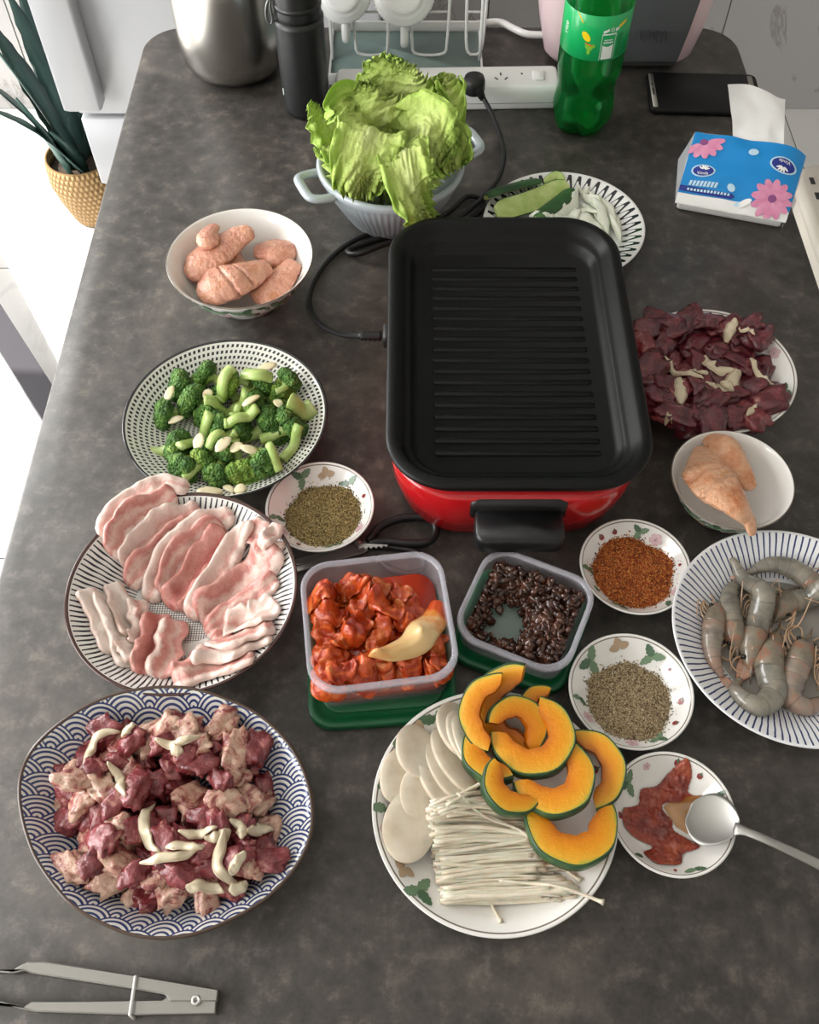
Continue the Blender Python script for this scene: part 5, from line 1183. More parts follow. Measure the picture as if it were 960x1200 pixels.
# dark bean-sauce tub
Bq = tub('clear rectangular tub of dark brown bean paste beside the kimchi', [(571, 636), (701, 680), (666, 801), (530, 741)], .042, .011, 'dark green lid under the bean paste tub', (-.002, -.004), .03, bot=.90)
cx, cy, hw, hd, rz, zb, bw, bd_ = Bq; cr, sr_ = math.cos(rz), math.sin(rz)
m_bean = noisy('bean_paste', [(.3, '#23120b'), (.5, '#3f2215'), (.7, '#5a3320'), (.9, '#714a33')], 110, 5, rough=.25, coat=.4, crough=.12)
rg = random.Random(3); V, F = [], []; V0, F0 = ICO[2]
bl = [blob_geo(s, 2, .4, 1.7, .85, .1) for s in range(6)]
hole = (-.014, -.010)
cnt = 0
while cnt < 700:
    x, y = rg.uniform(-1, 1) * (bw - .008), rg.uniform(-1, 1) * (bd_ - .008)
    hx, hy = (x - hole[0]) / (bw * .42), (y - hole[1]) / (bd_ * .50); rr = math.hypot(hx, hy) + .25 * noise.noise((x * 60, y * 60, 0))
    if rr < 1 and rg.random() > .05: continue
    if x < -.02 and y < -.03 and rg.random() < .6: continue
    hgt = zb + .0035 + max(0, min(1, (rr - .9) * 1.5)) * .021 * rg.uniform(.6, 1)
    s = rg.uniform(.0034, .0064); Vb, Fb = bl[cnt % 6]; q = (rotm(rg.random() * 6, rg.random() * 6, rg.random() * 6) @ (Vb * np.array([1.2, .8, .5]) * s).T).T + (x, y, hgt + .0015)
    q[:, 2] = np.maximum(q[:, 2], zb + .0021); lx, ly = bw - .0035, bd_ - .0035; q[:, 0] = np.clip(q[:, 0], -lx, lx); q[:, 1] = np.clip(q[:, 1], -ly, ly)
    n0 = len(V); V.extend(map(tuple, q)); F.extend(tuple(i + n0 for i in f) for f in Fb); cnt += 1
gn = 60; gi = {}
for i in range(gn + 1):
    for j in range(gn + 1):
        x, y = (2 * i / gn - 1) * (bw - .0045), (2 * j / gn - 1) * (bd_ - .0045)
        rr = math.hypot((x - hole[0]) / (bw * .42), (y - hole[1]) / (bd_ * .50)) + .25 * noise.noise((x * 60, y * 60, 0))
        if rr < .97: continue
        gi[(i, j)] = len(V); V.append((x, y, zb + .0022 + max(0, min(1, (rr - .95) * 1.5)) * .016 + .002 * noise.noise((x * 200, y * 200, 1))))
for (i, j) in gi:
    c4 = [(i, j), (i + 1, j), (i + 1, j + 1), (i, j + 1)]
    if all(c in gi for c in c4): F.append(tuple(gi[c] for c in c4))
o = mk('bean_paste', V, F, m_bean, loc=(cx, cy, TZ), rot=(0, 0, rz), fix=False); tag(o, 'lumpy dark brown bean paste left around the sides of the tub', 'sauce', kind='stuff')
# ================================================================== lettuce pot
m_pot = noisy('grey_blue_glaze', [(.3, '#a6b0b6'), (.7, '#b3bcc1')], 12, rough=.22, coat=.3, crough=.1)
PR, PZ = .0905, .080; pc = W(458, 186, PZ)
pot = tag(empty('ribbed_pot', (pc.x, pc.y, TZ)), 'pale grey-blue ribbed ceramic pot with two square handles holding lettuce', 'pot')
prof = [(0, .008), (.048, .008), (.053, .012), (PR - .008, PZ - .02), (PR - .006, PZ - .002), (PR - .003, PZ), (PR, PZ - .001), (PR + .0015, PZ - .006), (PR - .001, PZ - .012), (PR - .003, PZ - .016), (PR - .011, .046), (.060, .010), (.057, .004), (.054, 0), (0, 0)]
prof = smooth_prof(prof[:4], 8) + prof[4:9] + smooth_prof(prof[9:12], 10) + prof[12:]
def ribs(a, i, r, zz): return .0011 * (abs(math.sin(a * 34)) - .5) if (13 <= i <= 22) else 0
mk('pot_body', *lathe_geo(prof, 272, mod=ribs), m_pot, pot)
for sg, az in ((1, math.radians(205)), (-1, math.radians(25))):
    c, s = math.cos(az), math.sin(az)
    def h(r, t, zz): return (r * c - t * s, r * s + t * c, zz)
    P = [h(PR - .004, -.026, PZ - .010), h(PR + .012, -.025, PZ - .008), h(PR + .024, -.019, PZ - .006), h(PR + .026, 0, PZ - .0055), h(PR + .024, .019, PZ - .006), h(PR + .012, .025, PZ - .008), h(PR - .004, .026, PZ - .010)]
    tube('handle', spline(P, 40), .0062, m_pot, pot, seg=12, flat=.8)
# lettuce leaves
m_let, nt, b = new_mat('lettuce_leaf', '#8fbf45', rough=.35, sss=.0, spec=.4)
u_, v_ = uvx(nt); cs = coords(nt); n1 = Ex(nt, noise_tex(nt, cs, 28, 5)); rib = ((v_ - .5).ab() * 2)
f = u_ * .55 + rib * .55 + (n1 - .5) * .5
col_ = ramp(nt, f, [(.08, '#f3f6de'), (.25, '#e8f0b4'), (.5, '#d9e88f'), (.8, '#c9e077'), (1, '#b2d45f')]); nt.links.new(col_, b.inputs['Base Color'])
bump(nt, b, noise_tex(nt, cs, 90, 5, .6), .9, .006)
tr = nt.nodes.new('ShaderNodeBsdfTranslucent'); nt.links.new(col_, tr.inputs['Color']); ms = nt.nodes.new('ShaderNodeMixShader'); ms.inputs[0].default_value = .25
nt.links.new(b.outputs[0], ms.inputs[1]); nt.links.new(tr.outputs[0], ms.inputs[2]); nt.links.new(ms.outputs[0], nt.nodes['Material Output'].inputs['Surface'])
def lettuce(base, ctrl, tip, w_, seed, face=(0, -.5, 1), amp=.010, wp=((0, .22), (.25, .6), (.55, 1), (.82, .98), (.95, .75), (1, .45)), nl=72, nw=56):
    C = spline([base] + (list(ctrl) if isinstance(ctrl, list) else [ctrl]) + [tip], nl); T = np.gradient(C, axis=0); T /= np.linalg.norm(T, axis=1)[:, None]
    Sd = np.cross(T, np.asarray(face, float)); Sd /= np.linalg.norm(Sd, axis=1)[:, None] + 1e-9; Nn = np.cross(Sd, T)
    Ln = float(np.linalg.norm(np.diff(C, axis=0), axis=1).sum())
    u = np.linspace(0, 1, nl); v = np.linspace(-1, 1, nw); W_ = w_ * np.interp(u, *zip(*wp)); V = []; UV = []
    for i in range(nl):
        for j in range(nw):
            a = abs(v[j]); tipf = float(np.clip((u[i] - .70) / .30, 0, 1)); eg = max(a ** 2.2 * min(1, u[i] * 2.5), tipf ** 1.5)
            per = u[i] * Ln / .0135 * 2 * PI * (1 - tipf * .6) + v[j] * w_ / .017 * 2 * PI * (.15 + .85 * tipf) + 2.2 * noise.noise((u[i] * 5, v[j] * 4, seed + 3))
            d_ = amp * .62 * eg * math.sin(per + (seed if v[j] > 0 else seed * 2.3)) + amp * 1.1 * eg * noise.noise((u[i] * 6, v[j] * 4, seed))
            d_ += amp * 1.2 * noise.noise((u[i] * 2.6, v[j] * 1.8, seed + 9)) * min(1, u[i] * 3) + amp * .22 * noise.noise((u[i] * 15, v[j] * 12, seed))
            cup = -.12 * W_[i] * a * a + .10 * W_[i] * a ** 4
            sc2 = 1 + .05 * math.sin(per * .5) * a
            p = C[i] + Sd[i] * v[j] * W_[i] * .5 * sc2 + Nn[i] * (d_ + cup) + T[i] * amp * .25 * tipf * math.sin(per * .7)
            V.append(p); UV.append((u[i], (v[j] + 1) / 2))
    F = [(i * nw + j, (i + 1) * nw + j, (i + 1) * nw + j + 1, i * nw + j + 1) for i in range(nl - 1) for j in range(nw - 1)]
    V = np.array(V); c = np.asarray(base, float)
    o = mk('lettuce_leaf', V - c, F, m_let, loc=tuple(c), uv=UV, fix=False)
    sm = o.modifiers.new('thickness', 'SOLIDIFY'); sm.thickness = .0006; sm.offset = 0
    return o
def LP(px, py, zz): p = W(px, py, zz); return (p.x, p.y, p.z)
bs = lambda dx, dy, zz=.015: (pc.x + dx, pc.y + dy, TZ + zz)
lv = [(bs(0, .03), LP(470, 130, .13), LP(492, 84, .18), .12, 1, (0, -1, .5)), (bs(-.02, .03), LP(430, 135, .13), LP(425, 96, .16), .10, 2, (.2, -1, .5)), (bs(.03, .02), LP(515, 140, .13), LP(527, 88, .17), .065, 3, (-.5, -1, .3)),
      (bs(-.03, .01), LP(405, 165, .12), LP(384, 128, .13), .085, 4, (.7, -.7, .5)), (bs(-.01, .015), LP(450, 145, .14), LP(462, 108, .165), .10, 5, (.1, -.9, .6)), (bs(.03, 0), LP(505, 165, .125), LP(540, 150, .125), .085, 6, (-.5, -.4, .8)),
      (bs(-.03, -.01), LP(415, 175, .125), LP(388, 172, .115), .085, 7, (.5, -.4, .8)), (bs(.02, .0), [LP(492, 150, .15)], LP(510, 195, .125), .085, 8, (-.25, -.55, .8)), (bs(-.01, .0), [LP(440, 150, .15), LP(425, 190, .145)], LP(420, 232, .104), .080, 9, (.15, -.3, 1)),
      (bs(.0, -.01), [LP(470, 175, .14), LP(480, 215, .135)], LP(500, 262, .085), .060, 10, (0, -.25, 1)), (bs(-.025, .01), [LP(420, 140, .14)], LP(398, 150, .15), .08, 11, (.4, -.6, .7)), (bs(.03, -.01), [LP(515, 170, .13)], LP(535, 200, .11), .07, 12, (-.4, -.3, .9))]
for i, a in enumerate(lv):
    o = lettuce(*a)
    lb = 'frilly green lettuce leaf in the ribbed pot'
    if i == 9: lb = 'lettuce leaf with pale rib drooping over the front of the pot'
    if i == 2: lb = 'narrow upright pale lettuce leaf beside the plug'
    tag(o, lb, 'lettuce', 'lettuce leaves in the pot')

# ================================================================== power strip
m_wp = flat('white_plastic', '#e4e4e2', rough=.35); m_slot = flat('socket_dark', '#2a2a2b', rough=.8)
sA, sB = W(395, 132, .0), W(655, 128, .0); sl_ = (sB - sA).length; sang = math.atan2(sB.y - sA.y, sB.x - sA.x)
sm_ = (sA + sB) / 2; off = Vector((-math.sin(sang), math.cos(sang), 0)) * .028
st = tag(empty('power_strip', (sm_.x + off.x, sm_.y + off.y, TZ), sang), 'white power strip lying behind the lettuce pot', 'power strip')
mk('housing', *rloft([(sl_ / 2, .026, .008, 0), (sl_ / 2 + .001, .028, .009, .003), (sl_ / 2 + .001, .028, .009, .026), (sl_ / 2 - .003, .025, .007, .0335), (sl_ / 2 - .005, .023, .006, .034)], n=6), m_wp, st)
mk('seam', *rloft([(sl_ / 2 + .0013, .0283, .009, .010), (sl_ / 2 + .0013, .0283, .009, .0112)], n=6), flat('strip_seam', '#9b9b99', rough=.6), st)
for cxs in (-.115, -.055, .005, .075):
    for (dx, dy, w1, h1, an) in ((0, .006, .0011, .0035, 0), (-.007, -.005, .0011, .0035, .6), (.007, -.005, .0011, .0035, -.6)):
        mk('socket_slot', *box_geo(-w1, w1, -h1, h1, 0, .0004, .0001), m_slot, st, loc=(cxs + dx, dy, .0339), rot=(0, 0, an), smooth=False)
mk('switch', *rloft([(.008, .011, .003, .0338), (.008, .011, .003, .0358), (.007, .010, .003, .0365)], n=4), m_wp, st, loc=(.128, 0, 0))
mk('indicator_slot', *box_geo(-.0012, .0012, -.002, .002, 0, .0004, .0001), m_slot, st, loc=(.105, .006, .0339), smooth=False)

# ================================================================== green soda bottle
def clear_mat(name, tint, refl, rough=.03, tl=None):
    m, nt, b = new_mat(name, tint); nt.nodes.remove(b)
    t = nt.nodes.new('ShaderNodeBsdfTransparent'); t.inputs[0].default_value = lin(tint); g2 = nt.nodes.new('ShaderNodeBsdfGlossy'); g2.inputs['Roughness'].default_value = rough; g2.inputs[0].default_value = lin(refl)
    lw = nt.nodes.new('ShaderNodeFresnel'); lw.inputs[0].default_value = 1.45; mx_ = nt.nodes.new('ShaderNodeMixShader')
    nt.links.new(lw.outputs[0], mx_.inputs[0]); nt.links.new(t.outputs[0], mx_.inputs[1]); nt.links.new(g2.outputs[0], mx_.inputs[2]); nt.links.new(mx_.outputs[0], nt.nodes['Material Output'].inputs['Surface'])
    if tl:
        tr_ = nt.nodes.new('ShaderNodeBsdfTranslucent'); tr_.inputs[0].default_value = lin(tl); m2 = nt.nodes.new('ShaderNodeMixShader'); m2.inputs[0].default_value = .38
        nt.links.new(t.outputs[0], m2.inputs[1]); nt.links.new(tr_.outputs[0], m2.inputs[2]); nt.links.new(m2.outputs[0], mx_.inputs[1])
    return m
m_pet = clear_mat('green_pet', '#b4f0cd', '#e8fff0', tl='#5ae79c'); m_soda = clear_mat('soda_liquid', '#d0f2de', '#f0fff6')
bcx = W(682, 163, .0); bo = tag(empty('soda_bottle', (bcx.x, bcx.y + .033, TZ)), 'green plastic soda bottle with green label standing by the toaster', 'bottle')
out = [(0, .010), (.010, .008), (.024, .002), (.034, .004), (.0405, .014), (.0420, .028), (.0405, .045), (.0385, .058), (.0385, .066), (.0410, .080), (.0428, .095), (.0430, .110), (.0430, .165), (.0428, .180), (.0405, .205), (.033, .235), (.022, .262), (.0145, .282), (.0135, .292), (.0135, .312)]
out = smooth_prof(out, 60)
def petal(a, i, r, zz):
    k = max(0, 1 - zz / .034) if zz < .034 else 0
    return -.010 * k * (1 - abs(math.cos(a * 2.5))) * min(1, r / .02)
inn = [(max(r - .0006, 0), zz + (.0006 if zz < .02 else 0)) for r, zz in out][::-1]
mk('bottle_body', *lathe_geo(out + inn, 100, mod=petal), m_pet, bo)
liq = [p for p in inn[::-1] if p[1] < .088]; liq = [(max(r - .0003, 0), zz + .0004) for r, zz in liq] + [(.030, .0885), (0, .0885)]
mk('soda', *lathe_geo(liq, 100, mod=petal), m_soda, bo)
mk('cap', *lathe_geo([(0, .333), (.0145, .333), (.0155, .331), (.0155, .312), (.0138, .311)], 60, mod=lambda a, i, r, zz: .0004 * math.sin(a * 40)), flat('cap_green', '#1c8c47', rough=.4), bo)
m_lab = flat('green_label', '#12a85c', rough=.28, coat=.2); LR = .0435
LZ = .012
lab = mk('label', *lathe_geo([(LR - .0002, .108), (LR, .1082), (LR, .166), (LR - .0002, .1662)], 96), m_lab, bo, loc=(0, 0, LZ))
m_lw = flat('label_white', '#e9f2ec', rough=.4); m_ly = flat('label_yellow', '#f0cf1c', rough=.4); m_lg = flat('label_leaf', '#7fc23a', rough=.4); m_lo = flat('label_orange', '#c9762a', rough=.4); m_ldk = flat('label_dark_green', '#0a7a3e', rough=.4)
def on_label(name, pts2, mat, lift=.0003):
    """flat print wrapped round the label: pts2 = list of polygons in (arc mm, height mm)"""
    V, F = [], []
    for poly_ in pts2:
        n0 = len(V); c = np.mean(np.array(poly_), axis=0)
        V.append(c); V.extend(poly_); k = len(poly_)
        F += [(n0, n0 + 1 + i, n0 + 1 + (i + 1) % k) for i in range(k)]
    R_ = LR + lift; V3 = []
    for a, h_ in V: f = -PI / 2 - .17 + a / 1000 / LR; V3.append((R_ * math.cos(f), R_ * math.sin(f), h_ / 1000))
    return mk(name, V3, F, mat, lab, fix=False)
def rc(x, y, w_, h_): return [(x + w_ * i / 6, y) for i in range(7)] + [(x + w_ - w_ * i / 6, y + h_) for i in range(7)]
def el(x, y, a, b_, an=0, n=16): return [(x + a * math.cos(t) * math.cos(an) - b_ * math.sin(t) * math.sin(an), y + a * math.cos(t) * math.sin(an) + b_ * math.sin(t) * math.cos(an)) for t in [2 * PI * i / n for i in range(n)]]
on_label('lemon_print', [el(-11, 139, 7.4, 4.2, -.8)], m_ly); on_label('leaf_print', [el(-6, 126, 5.4, 3.4, -.5), el(-2.5, 127.5, 5, 2.6, .2), el(-5.5, 120.5, 2.2, 4, 0)], m_lg); on_label('peel_print', [el(-6, 129.5, 6, 1.1, -.3)], m_lo, .0005)
fx0, fy0 = 9, 110
on_label('panel_outline', [rc(fx0, fy0, .6, 33), rc(fx0 + 18, fy0, .6, 33), rc(fx0, fy0 + 32.4, 18.6, 1.6)], m_lw)
on_label('white_tag', [[(fx0 + 2.2, fy0 + .8), (fx0 + 8.5, fy0 + .8), (fx0 + 16.2, fy0 + .8), (fx0 + 16.2, fy0 + 19.5), (fx0 + 12, fy0 + 17.8), (fx0 + 8.5, fy0 + 17.2), (fx0 + 5, fy0 + 17.8), (fx0 + 2.2, fy0 + 19.5)]], m_lw)
tiny = [rc(fx0 + 3.6 + 1.9 * k, fy0 + 25, 1.3, 1.6) for k in range(6)] + [rc(fx0 + 3.0 + 2.1 * k, fy0 + 21.5, 1.5, 2.2) for k in range(6)]
on_label('small_print', tiny, m_lw)
on_label('side_print', [rc(31, 112 + 2.2 * k, 9 - (k % 3), .9) for k in range(14)], m_ldk)
on_label('gold_print', [[(30, 149), (33, 150), (40, 154), (41, 158), (36, 156), (30, 153)]], m_ly)
on_label('yellow_swoosh', [[(-27, 166), (-21, 158), (-17, 154), (-17.5, 156), (-22, 162), (-26, 166)]], m_ly)
def text_geo(body, size):
    cu = bpy.data.curves.new('t', 'FONT'); cu.body = body; cu.size = size; cu.align_x = 'CENTER'; cu.align_y = 'CENTER'
    o = bpy.data.objects.new('t', cu); COL.objects.link(o); bpy.context.view_layer.update()
    dg = bpy.context.evaluated_depsgraph_get(); me = o.evaluated_get(dg).to_mesh()
    V = [tuple(v.co) for v in me.vertices]; F = [tuple(p.vertices) for p in me.polygons]
    bpy.data.objects.remove(o); bpy.data.curves.remove(cu)
    return V, F
def label_text(name, body, size, x, y, mat, rot=0):
    V, F = text_geo(body, size); c, s = math.cos(rot), math.sin(rot); V3 = []
    for a, h_, _ in V:
        a, h_ = a * c - h_ * s + x, a * s + h_ * c + y; f = -PI / 2 - .17 + a / 1000 / LR; V3.append(((LR + .0004) * math.cos(f), (LR + .0004) * math.sin(f), h_ / 1000))
    return mk(name, V3, F, mat, lab, fix=False)
label_text('lettering', '日', 6.2, 21.5, 148.2, m_lw, .12)
on_label('slogan_print', [rc(25.5 + 2.6 * k, 146.2 + .5 * k, 1.9, 4.2) for k in range(2)], m_lw); on_label('ribbon_print', [[(10, 144.5), (12, 145.2), (15.5, 146.6), (17.5, 147.6), (16.8, 150.6), (14.6, 149.6), (11.4, 148.4), (9.6, 148)]], m_lw)
label_text('lettering', 'rite', 11, -43, 140, m_lw, PI / 2)
# ================================================================== toaster-like pink appliance
m_pink = flat('pale_pink_plastic', '#dcc3c6', rough=.35, coat=.2); m_gp = noisy('dark_grey_panel', [(.3, '#4c4e50'), (.7, '#5a5c5e')], 6, rough=.35); m_gp2 = flat('panel_print', '#3a3c3e', rough=.4)
tl, trt = W(640, 90, 0), W(812, 96, 0); tx = tag(empty('toaster', ((tl.x + trt.x) / 2, tl.y + .085, TZ), .0), 'pale pink toaster with dark grey front panel behind the bottle', 'toaster')
hw = (trt.x - tl.x) / 2 + .006
def tsec(w_, d_, r, zz): return (w_, d_, r, zz)
mk('shell', *rloft([(hw - .014, .068, .03, .008), (hw - .004, .078, .036, .02), (hw + .006, .085, .04, .07), (hw + .010, .087, .04, .14), (hw + .004, .08, .038, .175), (hw - .012, .064, .03, .188)], n=9), m_pink, tx)
for sx in (-1, 1):
    for sy in (-1, 1): mk('foot', *lathe_geo([(0, 0), (.009, 0), (.010, .002), (.009, .012), (0, .012)], 16), m_slot, tx, loc=(sx * (hw - .035), sy * .045, 0))
# front panel plate hugging the sloping face
pv_ = []
for zz, yy in ((.010, -.0725), (.022, -.081), (.07, -.0875), (.14, -.0895), (.172, -.083)):
    pv_.append([(-hw * .45 - .02, yy - .0005, zz), (hw - .034 + zz * .1, yy - .0005, zz), (hw - .034 + zz * .1, yy + .006, zz), (-hw * .45 - .02, yy + .006, zz)])
mk('front_panel', *loft_geo(pv_), m_gp, tx, smooth=False)
emb = []
for k in range(7):
    a = k * .9
    emb.append(tube_geo(spline([(.030 + .006 * k - .018, -.0905 - .0004, .062 + .006 * math.sin(k * 2)), (.034 + .006 * k - .018, -.0907, .070 + .004 * math.cos(k * 3)), (.038 + .006 * k - .018, -.0905, .060 + .006 * math.sin(k))], 10), .0006, 5))
mk('script_emblem', *join(*emb), m_gp2, tx)
mk('slot_top', *rloft([(hw - .05, .016, .008, .1882), (hw - .05, .016, .008, .1886)], n=4), m_slot, tx)
mk('lever', *box_geo(hw + .006, hw + .022, -.012, .012, .10, .112, .003), m_slot, tx)
# white cable from the rack to the toaster
wc = [W(560, 28, .012), W(585, 26, .012), W(603, 34, .010), W(618, 40, .012), W(640, 41, .014), W(662, 41, .014)]
wo = wc[0]; wh = tag(empty('white_hose', (wo.x, wo.y, TZ)), 'thick white cable running from the mug rack to the pink toaster', 'cable')
tube('cable', spline([(p.x - wo.x, p.y - wo.y, p.z - TZ) for p in wc], 40), .0052, m_wp, wh, seg=12)
tube('ferrule', spline([(wc[4].x - wo.x - .004, wc[4].y - wo.y, wc[4].z - TZ), (wc[4].x - wo.x + .012, wc[4].y - wo.y, wc[4].z - TZ)], 4), .0066, m_wp, wh, seg=14)
# ================================================================== phone
m_ph = flat('phone_black', '#0e0e0f', rough=.5, spec=.3); m_si = flat('phone_silver', '#b3b0a8', rough=.35, metal=.6)
a4 = [(762, 84), (886, 88), (896, 132), (757, 129)]; cx, cy, hw_, hd_, rz = frame_of(a4, .008)
ph = tag(empty('phone', (cx, cy, TZ), rz), 'black smartphone with silver end strips lying by the toaster', 'phone')
mk('phone_body', *rloft([(hw_ - .002, hd_ - .002, .008, 0), (hw_, hd_, .009, .002), (hw_, hd_, .009, .0075), (hw_ - .002, hd_ - .002, .008, .009)], n=6), m_ph, ph)
for sx, c in ((-1, -hw_ + .007), (1, hw_ - .010)): mk('end_strip', *rloft([(.0035, hd_ - .006, .002, .0089), (.0035, hd_ - .006, .002, .0095)], n=4), m_si, ph, loc=(c, 0, 0))
mk('speaker_slot', *rloft([(.001, .008, .0009, .0094), (.001, .008, .0009, .0098)], n=3), m_slot, ph, loc=(-hw_ + .007, -.004, 0))
mk('camera_dot', *lathe_geo([(0, .0099), (.0016, .0098), (.0016, .0094)], 12), m_slot, ph, loc=(-hw_ + .007, .014, 0))
# ================================================================== kettle and flask
m_ss, nt, b = new_mat('brushed_stainless', '#b8b5af', rough=.24, metal=1, aniso=.6)
bump(nt, b, noise_tex(nt, coords(nt, False), 60, 3, .6, 0, (.2, .2, 12)), .04, .001)
kc = W(272, 108, 0); kt = tag(empty('steel_kettle', (kc.x, kc.y + .068, TZ)), 'brushed stainless steel kettle standing at the back corner', 'kettle')
kp = smooth_prof([(0, .0), (.045, .0), (.058, .002), (.069, .010), (.0745, .024), (.077, .06), (.078, .12), (.076, .15), (.068, .172), (.05, .186)], 40)
mk('kettle_body', *lathe_geo(kp + [(.045, .188), (0, .188)], 96), m_ss, kt)
mk('lid', *lathe_geo(smooth_prof([(.050, .1865), (.046, .193), (.03, .202), (.0, .206)], 14), 48), m_ss, kt)
mk('lid_knob', *lathe_geo([(.006, .204), (.006, .212), (.013, .218), (.013, .228), (.008, .232), (0, .233)], 24), m_blackp, kt)
tube('handle', spline([(-.070, .010, .145), (-.098, .014, .165), (-.100, .014, .215), (-.060, .008, .255), (.01, 0, .262), (.062, -.006, .235), (.070, -.008, .18)], 50), .0075, m_blackp, kt, seg=12, flat=.8)
tube('spout', spline([(.04, .05, .10), (.06, .085, .14), (.066, .10, .175)], 14), np.linspace(.017, .010, 14), m_ss, kt, seg=16)
m_fk = flat('matt_black_paint', '#141516', rough=.42)
fc = W(359, 140, 0); fk = tag(empty('insulated_flask', (fc.x, fc.y + .026, TZ)), 'tall matt black insulated flask beside the steel kettle', 'flask')
mk('flask_body', *lathe_geo(smooth_prof([(0, 0), (.024, 0), (.0295, .002), (.0315, .008), (.032, .03)], 12) + smooth_prof([(.0325, .06), (.033, .12), (.0325, .131), (.0305, .1365), (.0, .137)], 14), 64), m_fk, fk)
ldf = mk('flask_lid', *lathe_geo(smooth_prof([(.029, .136), (.0305, .1385), (.0308, .150), (.0308, .185), (.029, .192), (0, .193)], 22), 64), m_blackp, fk)
mk('lid_ring', *lathe_geo([(.0308, .150), (.0318, .1505), (.0318, .156), (.0308, .1565)], 64), m_blackp, fk)
tube('strap_clip', spline([(-.031, -.008, .165), (-.038, -.012, .155), (-.040, -.012, .138), (-.036, -.012, .130), (-.0325, -.012, .138), (-.034, -.011, .155), (-.031, -.008, .165)], 30), .0018, flat('clip_metal', '#6d6d6e', rough=.3, metal=.8), fk, seg=8)
mk('logo_mark', *join(box_geo(-.0004, .0004, -.001, .001, .030, .040, .0001)), m_lw, fk, loc=(-.0292, -.0136, 0), rot=(0, 0, .43), smooth=False)
# ================================================================== mug rack
m_wire = flat('white_coated_wire', '#dededc', rough=.35); m_tray = noisy('grey_green_tray', [(.3, '#6f8480'), (.7, '#839691')], 20, rough=.3)
r0 = W(386, 98, .0); r1 = W(566, 98, 0); rk0 = Vector(((r0.x + r1.x) / 2, W(480, 70).y, TZ)); rw = (r1.x - r0.x) / 2
rk = tag(empty('mug_rack', rk0), 'white wire mug rack on a grey-green tray', 'mug rack')
yf = W(480, 98, .0).y - rk0.y; yb = W(480, 30, .02).y - rk0.y
mk('tray', *rloft([(rw - .004, (yb - yf) / 2 - .004, .01, .008, 0, (yf + yb) / 2), (rw - .002, (yb - yf) / 2 - .002, .01, .012, 0, (yf + yb) / 2)], n=5), m_tray, rk)
mk('front_rail', *box_geo(-rw, rw, yf - .004, yf, .0, .017, .001), m_wire, rk)
mk('back_rail', *box_geo(-rw, rw, yb, yb + .004, .0, .026, .001), m_wire, rk)
for sx in (-1, 1): mk('side_rail', *box_geo(sx * rw - (.003 if sx > 0 else 0), sx * rw + (.003 if sx < 0 else 0), yf, yb, .0, .015, .001), m_wire, rk)
def rp(px, py, yy, dz=0): p = WY(px, py, rk0.y + yy); return (p.x - rk0.x, yy, p.z - TZ + dz)
zt = .26
for (xa, xb) in ((415, 457), (480, 525), (542, 566)):
    f1 = rp(xa + 3, 77, yf + .05); f2 = rp(xb - 2, 77, yf + .05); zl = max(f1[2], .0155); yy = yf + .05
    # hairpin wire: up from behind, across in front
    P = [(f1[0] - .004, yy + .02, zt), (f1[0] - .002, yy + .008, .12), (f1[0], yy, .02 + zl), (f1[0] + .006, yy, .014 + .002), (f2[0] - .006, yy, .016), (f2[0], yy, .02 + zl), (f2[0] + .003, yy + .008, .12), (f2[0] + .006, yy + .02, zt)]
    tube('hairpin_wire', spline(P, 60), .0022, m_wire, rk, seg=8)
    tube('cross_wire', [(f1[0] - .001, yy + .012, .072), (f2[0] + .001, yy + .012, .072)], .0018, m_wire, rk, seg=8)
for sx in (-1, 1):
    tube('post', spline([(sx * (rw - .004), yf + .04, .012), (sx * (rw - .004), yf + .045, .15), (sx * (rw - .004), yf + .055, zt + .02)], 10), .0025, m_wire, rk, seg=8)
tube('top_wire', [(-(rw - .004), yf + .055, zt + .02), (rw - .004, yf + .055, zt + .02)], .0025, m_wire, rk, seg=8)
# two upturned white cups with ribbed rims hanging on the rack
m_cup = flat('white_cup', '#e6e6e4', rough=.3, coat=.2)
for (cpx, cpy, rr_, side) in ((401, -8, .040, 'beside the black flask'), (473, -8, .044, 'in the middle of the rack')):
    p = WY(cpx, cpy, rk0.y + yf + .035); 
    cu = tag(empty('cup', tuple(p)), 'white cup with ribbed rim hanging on the rack ' + side, 'cup', 'white cups on the rack')
    cu.rotation_euler = (math.radians(68), 0, 0)
    pr = smooth_prof([(0, .004), (rr_ * .55, .004), (rr_ * .62, .0), (rr_ * .72, .0)], 10) + smooth_prof([(rr_ * .8, -.003), (rr_ * .96, -.008), (rr_, -.012), (rr_, -.024), (rr_ * .95, -.03)], 14) + [(rr_ * .82, -.032), (rr_ * .78, -.075), (rr_ * .7, -.08), (0, -.08)]
    mk('cup_body', *lathe_geo(pr, 180, mod=lambda a, i, r, zz: .0007 * math.sin(a * 60) if 14 <= i <= 23 else 0), m_cup, cu)
    tube('handle', spline([(.001, -rr_ * .82, -.030), (.001, -rr_ * 1.25, -.028), (.001, -rr_ * 1.55, -.034), (.001, -rr_ * 1.6, -.048), (.001, -rr_ * 1.25, -.066), (.001, -rr_ * .8, -.068)], 30), .0058, m_cup, cu, seg=12, flat=.75)
